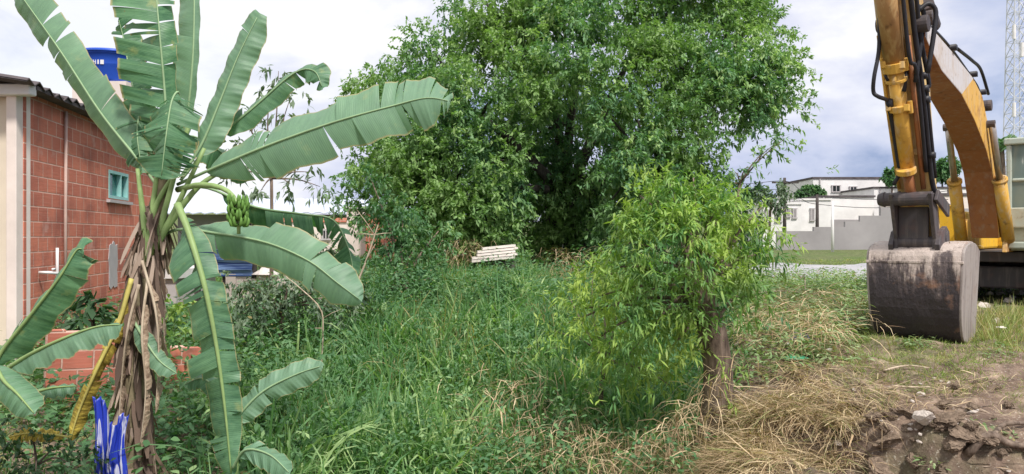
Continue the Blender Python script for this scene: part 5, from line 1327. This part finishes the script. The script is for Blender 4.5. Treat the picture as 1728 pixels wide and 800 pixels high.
# blue corrugated shelter
s = NT('blue_sheet'); M['bsheet'] = s.fin(s.ramp(s.noise(1, 3, s.coord((1, 1, 22))), [(0.42, (0.03, 0.07, 0.22)), (0.58, (0.26, 0.40, 0.66))]), .5)
bs_ = empty('blue_shelter', P(380, 470, 14.5), 'blue corrugated sheet shelter glimpsed under the banana leaves', 'shelter')
mb = MB(); a = P(330, 460, 14.5); b = P(425, 460, 14.5)
G = [[Vector((a.x + (b.x - a.x) * i / 20, 14.5 + .03 * math.sin(j * 2.2), -.72 + .06 * j)) for i in range(21)] for j in range(9)]
o = mb.quad_grid(G).build('wall_sheet', M['bsheet'], bs_); m_ = o.modifiers.new('thick', 'SOLIDIFY'); m_.thickness = .02
mb = MB(); 
for i in (0, 1, 2): x_ = a.x + (b.x - a.x) * i / 2; mb.box((x_, 14.6, -.85), (.09, .09, 1.4))
mb.build('post', M['bark_dark'], bs_)
# rubbish and pale sheets under the leaves
mb = MB()
for k in range(7):
    q_ = P(392 + 17 * k, 462 + (k * 37 % 11), 14.6); g_ = H(q_.x, q_.y) - .3; mb.box(Vector((q_.x, 14.6 + .03 * (k % 2), (q_.z + g_) / 2)), (17 / F * 14.6 - .004, .18, q_.z - g_))
tag(mb.build('low_wall', M['cream2'], None), 'low broken pale pinkish wall under the right-hand banana leaves', 'wall')
crumpled('tarpaulin', 'small crumpled white sheet lying on the low broken wall', P(448, 462, 14.55), .26, 'sheet', 'tarpaulin', 3, h=.5)
building('white_shed', 'white shed glimpsed behind the foot of the big tree', 915, 972, 402, 445, 27, 2, [(925,934,410,428)], wmat='white', roof=.06, roofm='tile')
o = crumpled('plastic_bag', 'dark blue plastic bag beside green plastic on the bank', on(1348, 8.6) + Zv * .03, .13, 'litterblue', 'plastic bag', 2, h=1)
crumpled('plastic_bag', 'flat green plastic scrap below the blue bag', on(1340, 7.9) + Zv * .02, .13, 'littergreen', 'plastic bag', 4, h=.35)
crumpled('plastic_bag', 'white plastic rag caught low in the ditch grass', on(1135, 6.6) + Zv * .12, .05, 'sheet', 'plastic bag', 7, h=1)
crumpled('cardboard', 'tan cardboard scrap lying between leafy weeds and the bucket', on(1412, 9.4) + Zv * .05, .16, 'littertan', 'cardboard', 8, h=.6)
# timber pile
tp_ = empty('timber_pile', P(835, 438, 16.6), 'stack of pale weathered boards left of the big tree trunk', 'timber pile')
for k in range(5):
    mb = MB(); mb.box(P(833, 437 - 5 * k, 16.6 + .05 * k) + Vector((.03 * k - .02, 0, 0)), (.90 - .05 * k + .1 * (k % 2), .5, .045), (Vector((1, .1, .10)).normalized(), Vector((-.1, 1, 0)).normalized(), Zv)); mb.build('board', M['sheet'], tp_)
mb = MB(); mb.box(P(835, 440, 16.8) - Zv * .22, (.9, .5, .42)); mb.build('base', M['tile'], tp_)

# ------------------------------------------------------------ stones, clods, sticks on the bank
def rock_mesh(name, seed, mat, rough=.05):
    rr = np.random.default_rng(seed); me = bpy.data.meshes.new(name)
    import bmesh
    bm = bmesh.new(); bmesh.ops.create_icosphere(bm, subdivisions=4, radius=1)
    pl = [(unit(rr.normal(0, 1, 3)), rr.uniform(.55, .85)) for _ in range(9)]
    for v in bm.verts:
        p = np.array(v.co)
        for n, d_ in pl:
            e_ = p @ n - d_
            if e_ > 0: p = p - n * e_
        q = float(fbm(p[0] * 2.2 + seed, p[1] * 2.2 + p[2] * 1.7, 5)); v.co = Vector(p * (1 + rough * 6 * q + rough * .4 * rr.normal()) * np.array([1, .8, .6]))
    bm.to_mesh(me); bm.free(); me.materials.append(M[mat]); return me
M['stone'] = plain('pale_stone', (0.60, 0.53, 0.48), .9, .2, 9, 0, .2, .5)
M['clod'] = plain('earth_clod', (0.24, 0.18, 0.135), .95, .5, 3, 0, .05, 1.0)
sm_ = [rock_mesh('stone', k, 'stone') for k in range(4)]; cm_ = [rock_mesh('earth_clod', 10 + k, 'clod', .16) for k in range(4)]
def stone(px, py, r_, label, me, group, cat, name, flat=1.0):
    # find where the sight line meets the ground
    u = (px - 864) / F; v = (400 - py) / F; d = 4.0
    while d < 40 and v * d > H(u * d, d): d += .04
    o = bpy.data.objects.new(name, me); col.objects.link(o); o.location = (u * d, d, H(u * d, d) + r_ * .15); o.scale = (r_, r_, r_ * flat); o.rotation_euler = (random.uniform(-.5, .5), random.uniform(-.5, .5), random.uniform(0, 6)); tag(o, label, cat, group)
G1 = 'stones on the dug earth'
stone(1562, 752, .10, 'largest pale stone in the dug hollow of the bank', sm_[0], G1, 'stone', 'stone')
stone(1553, 668, .055, 'pale rounded stone at the top of the dug earth', sm_[1], G1, 'stone', 'stone')
stone(1640, 700, .055, 'pale flat stone right of the dug hollow', sm_[2], G1, 'stone', 'stone', .5)
stone(1415, 775, .045, 'pale stone low on the earth slope left of the hollow', sm_[3], G1, 'stone', 'stone')
stone(1305, 770, .05, 'pale stone among straw near the bottom edge', sm_[0], G1, 'stone', 'stone')
stone(1683, 545, .07, 'pale stone right of the bucket foot', sm_[1], G1, 'stone', 'stone')
stone(1615, 655, .03, 'small white stone on the trodden earth right of the digging', sm_[2], G1, 'stone', 'stone')
stone(1440, 545, .10, 'pale rock beside the left foot of the bucket', sm_[3], G1, 'stone', 'stone')
for k in range(46):
    px = random.gauss(1530, 110); py = random.uniform(640, 800)
    if px < 1240: continue
    stone(px, py, random.uniform(.010, .026), 'small pale stone lying on the dug earth of the bank', sm_[k % 4], 'small stones on the bank', 'stone', 'stone')
for k in range(60):
    px = random.gauss(1520, 120); py = random.uniform(645, 800)
    if px < 1240: continue
    stone(px, py, random.uniform(.02, .065), 'brown clod of dug earth on the bank', cm_[k % 4], 'clods of earth on the bank', 'clod', 'earth_clod')
for k, (a_, b_, r_) in enumerate([(1450,690,.12),(1475,720,.10),(1435,740,.11),(1500,770,.13),(1600,715,.10),(1625,735,.12),(1590,690,.09),(1530,700,.08),(1660,760,.10),(1400,770,.10),(1545,790,.10),(1612,780,.14),(1485,800,.12)]):
    stone(a_, b_, r_, ['large broken clod of brown earth around the dug hollow'][0], cm_[k % 4], 'large clods round the hollow', 'clod', 'earth_clod', .7)
for k in range(22):
    stone(random.uniform(1655, 1735), random.uniform(475, 520), random.uniform(.05, .12), 'pale piece of rubble behind the bucket near the tracks', sm_[k % 4], 'rubble by the tracks', 'rubble', 'rubble')
def gp(px, py, up=0.03):
    u = (px - 864) / F; v = (400 - py) / F; d = 4.0
    while d < 40 and v * d > H(u * d, d): d += .04
    return Vector((u * d, d, H(u * d, d) + up))
branch('dead_branch', 'pale bare branch lying across the straw beside the stump', [gp(1228, 606, .10), gp(1262, 598, .12), gp(1300, 598, .08)], .02, .012, twigs=1)
branch('dead_branch', 'long arching dead stem running down the bank edge to the bottom', [gp(1155, 798, .12), gp(1195, 740, .2), gp(1235, 706, .2), gp(1262, 694, .1)], .013, .007)
branch('dead_branch', 'thin stick on the trodden earth under the bucket', [gp(1490, 632, .03), gp(1530, 628, .04), gp(1568, 626, .02)], .012, .006)
branch('dead_branch', 'straight stick beside the dug hollow', [gp(1505, 665, .04), gp(1535, 663, .05), gp(1570, 660, .03)], .010, .006)
branch('dead_branch', 'grey gnarled root lying at the bottom right corner', [gp(1632, 790, .04), gp(1668, 776, .07), gp(1700, 770, .05), gp(1735, 765, .04)], .035, .02, 'bark_brown', 2)
branch('dead_branch', 'bent brown root at the right edge above the gnarled root', [gp(1668, 752, .02), gp(1690, 735, .06), gp(1712, 730, .05), gp(1735, 722, .03)], .022, .012, 'bark_brown', 1)
branch('dead_branch', 'thin dead twig standing in the weeds left of the bucket', [gp(1362, 545, .0), gp(1358, 510, .1) + Zv * .25, P(1350, 470, 9.8)], .012, .005, 'dead_wood', 3)
branch('dead_branch', 'horizontal bare stick over the leafy weeds right of the stump', [gp(1278, 525, .25), gp(1330, 522, .25), gp(1392, 524, .2)], .012, .006)
# many thin sticks and roots trodden into the bank
acc = Acc(); n_ = 420; x = rng.normal(3.1, .75, n_); y = rng.normal(6.0, .6, n_); a = rng.uniform(-.5, .5, n_) + np.where(rng.random(n_) < .5, 0, 2.2)
acc.add(np.stack([x, y, hgt(x, y) + .015], -1), np.stack([np.cos(a), np.sin(a), rng.uniform(0, .15, n_)], -1), rng.uniform(.08, .35, n_), rng.uniform(.004, .009, n_), .15, (1, 1, .8, .6))
tag(acc.build('twig_litter', M['sheath']), 'broken twigs and root litter trodden into the bare earth', 'twigs', kind='stuff')
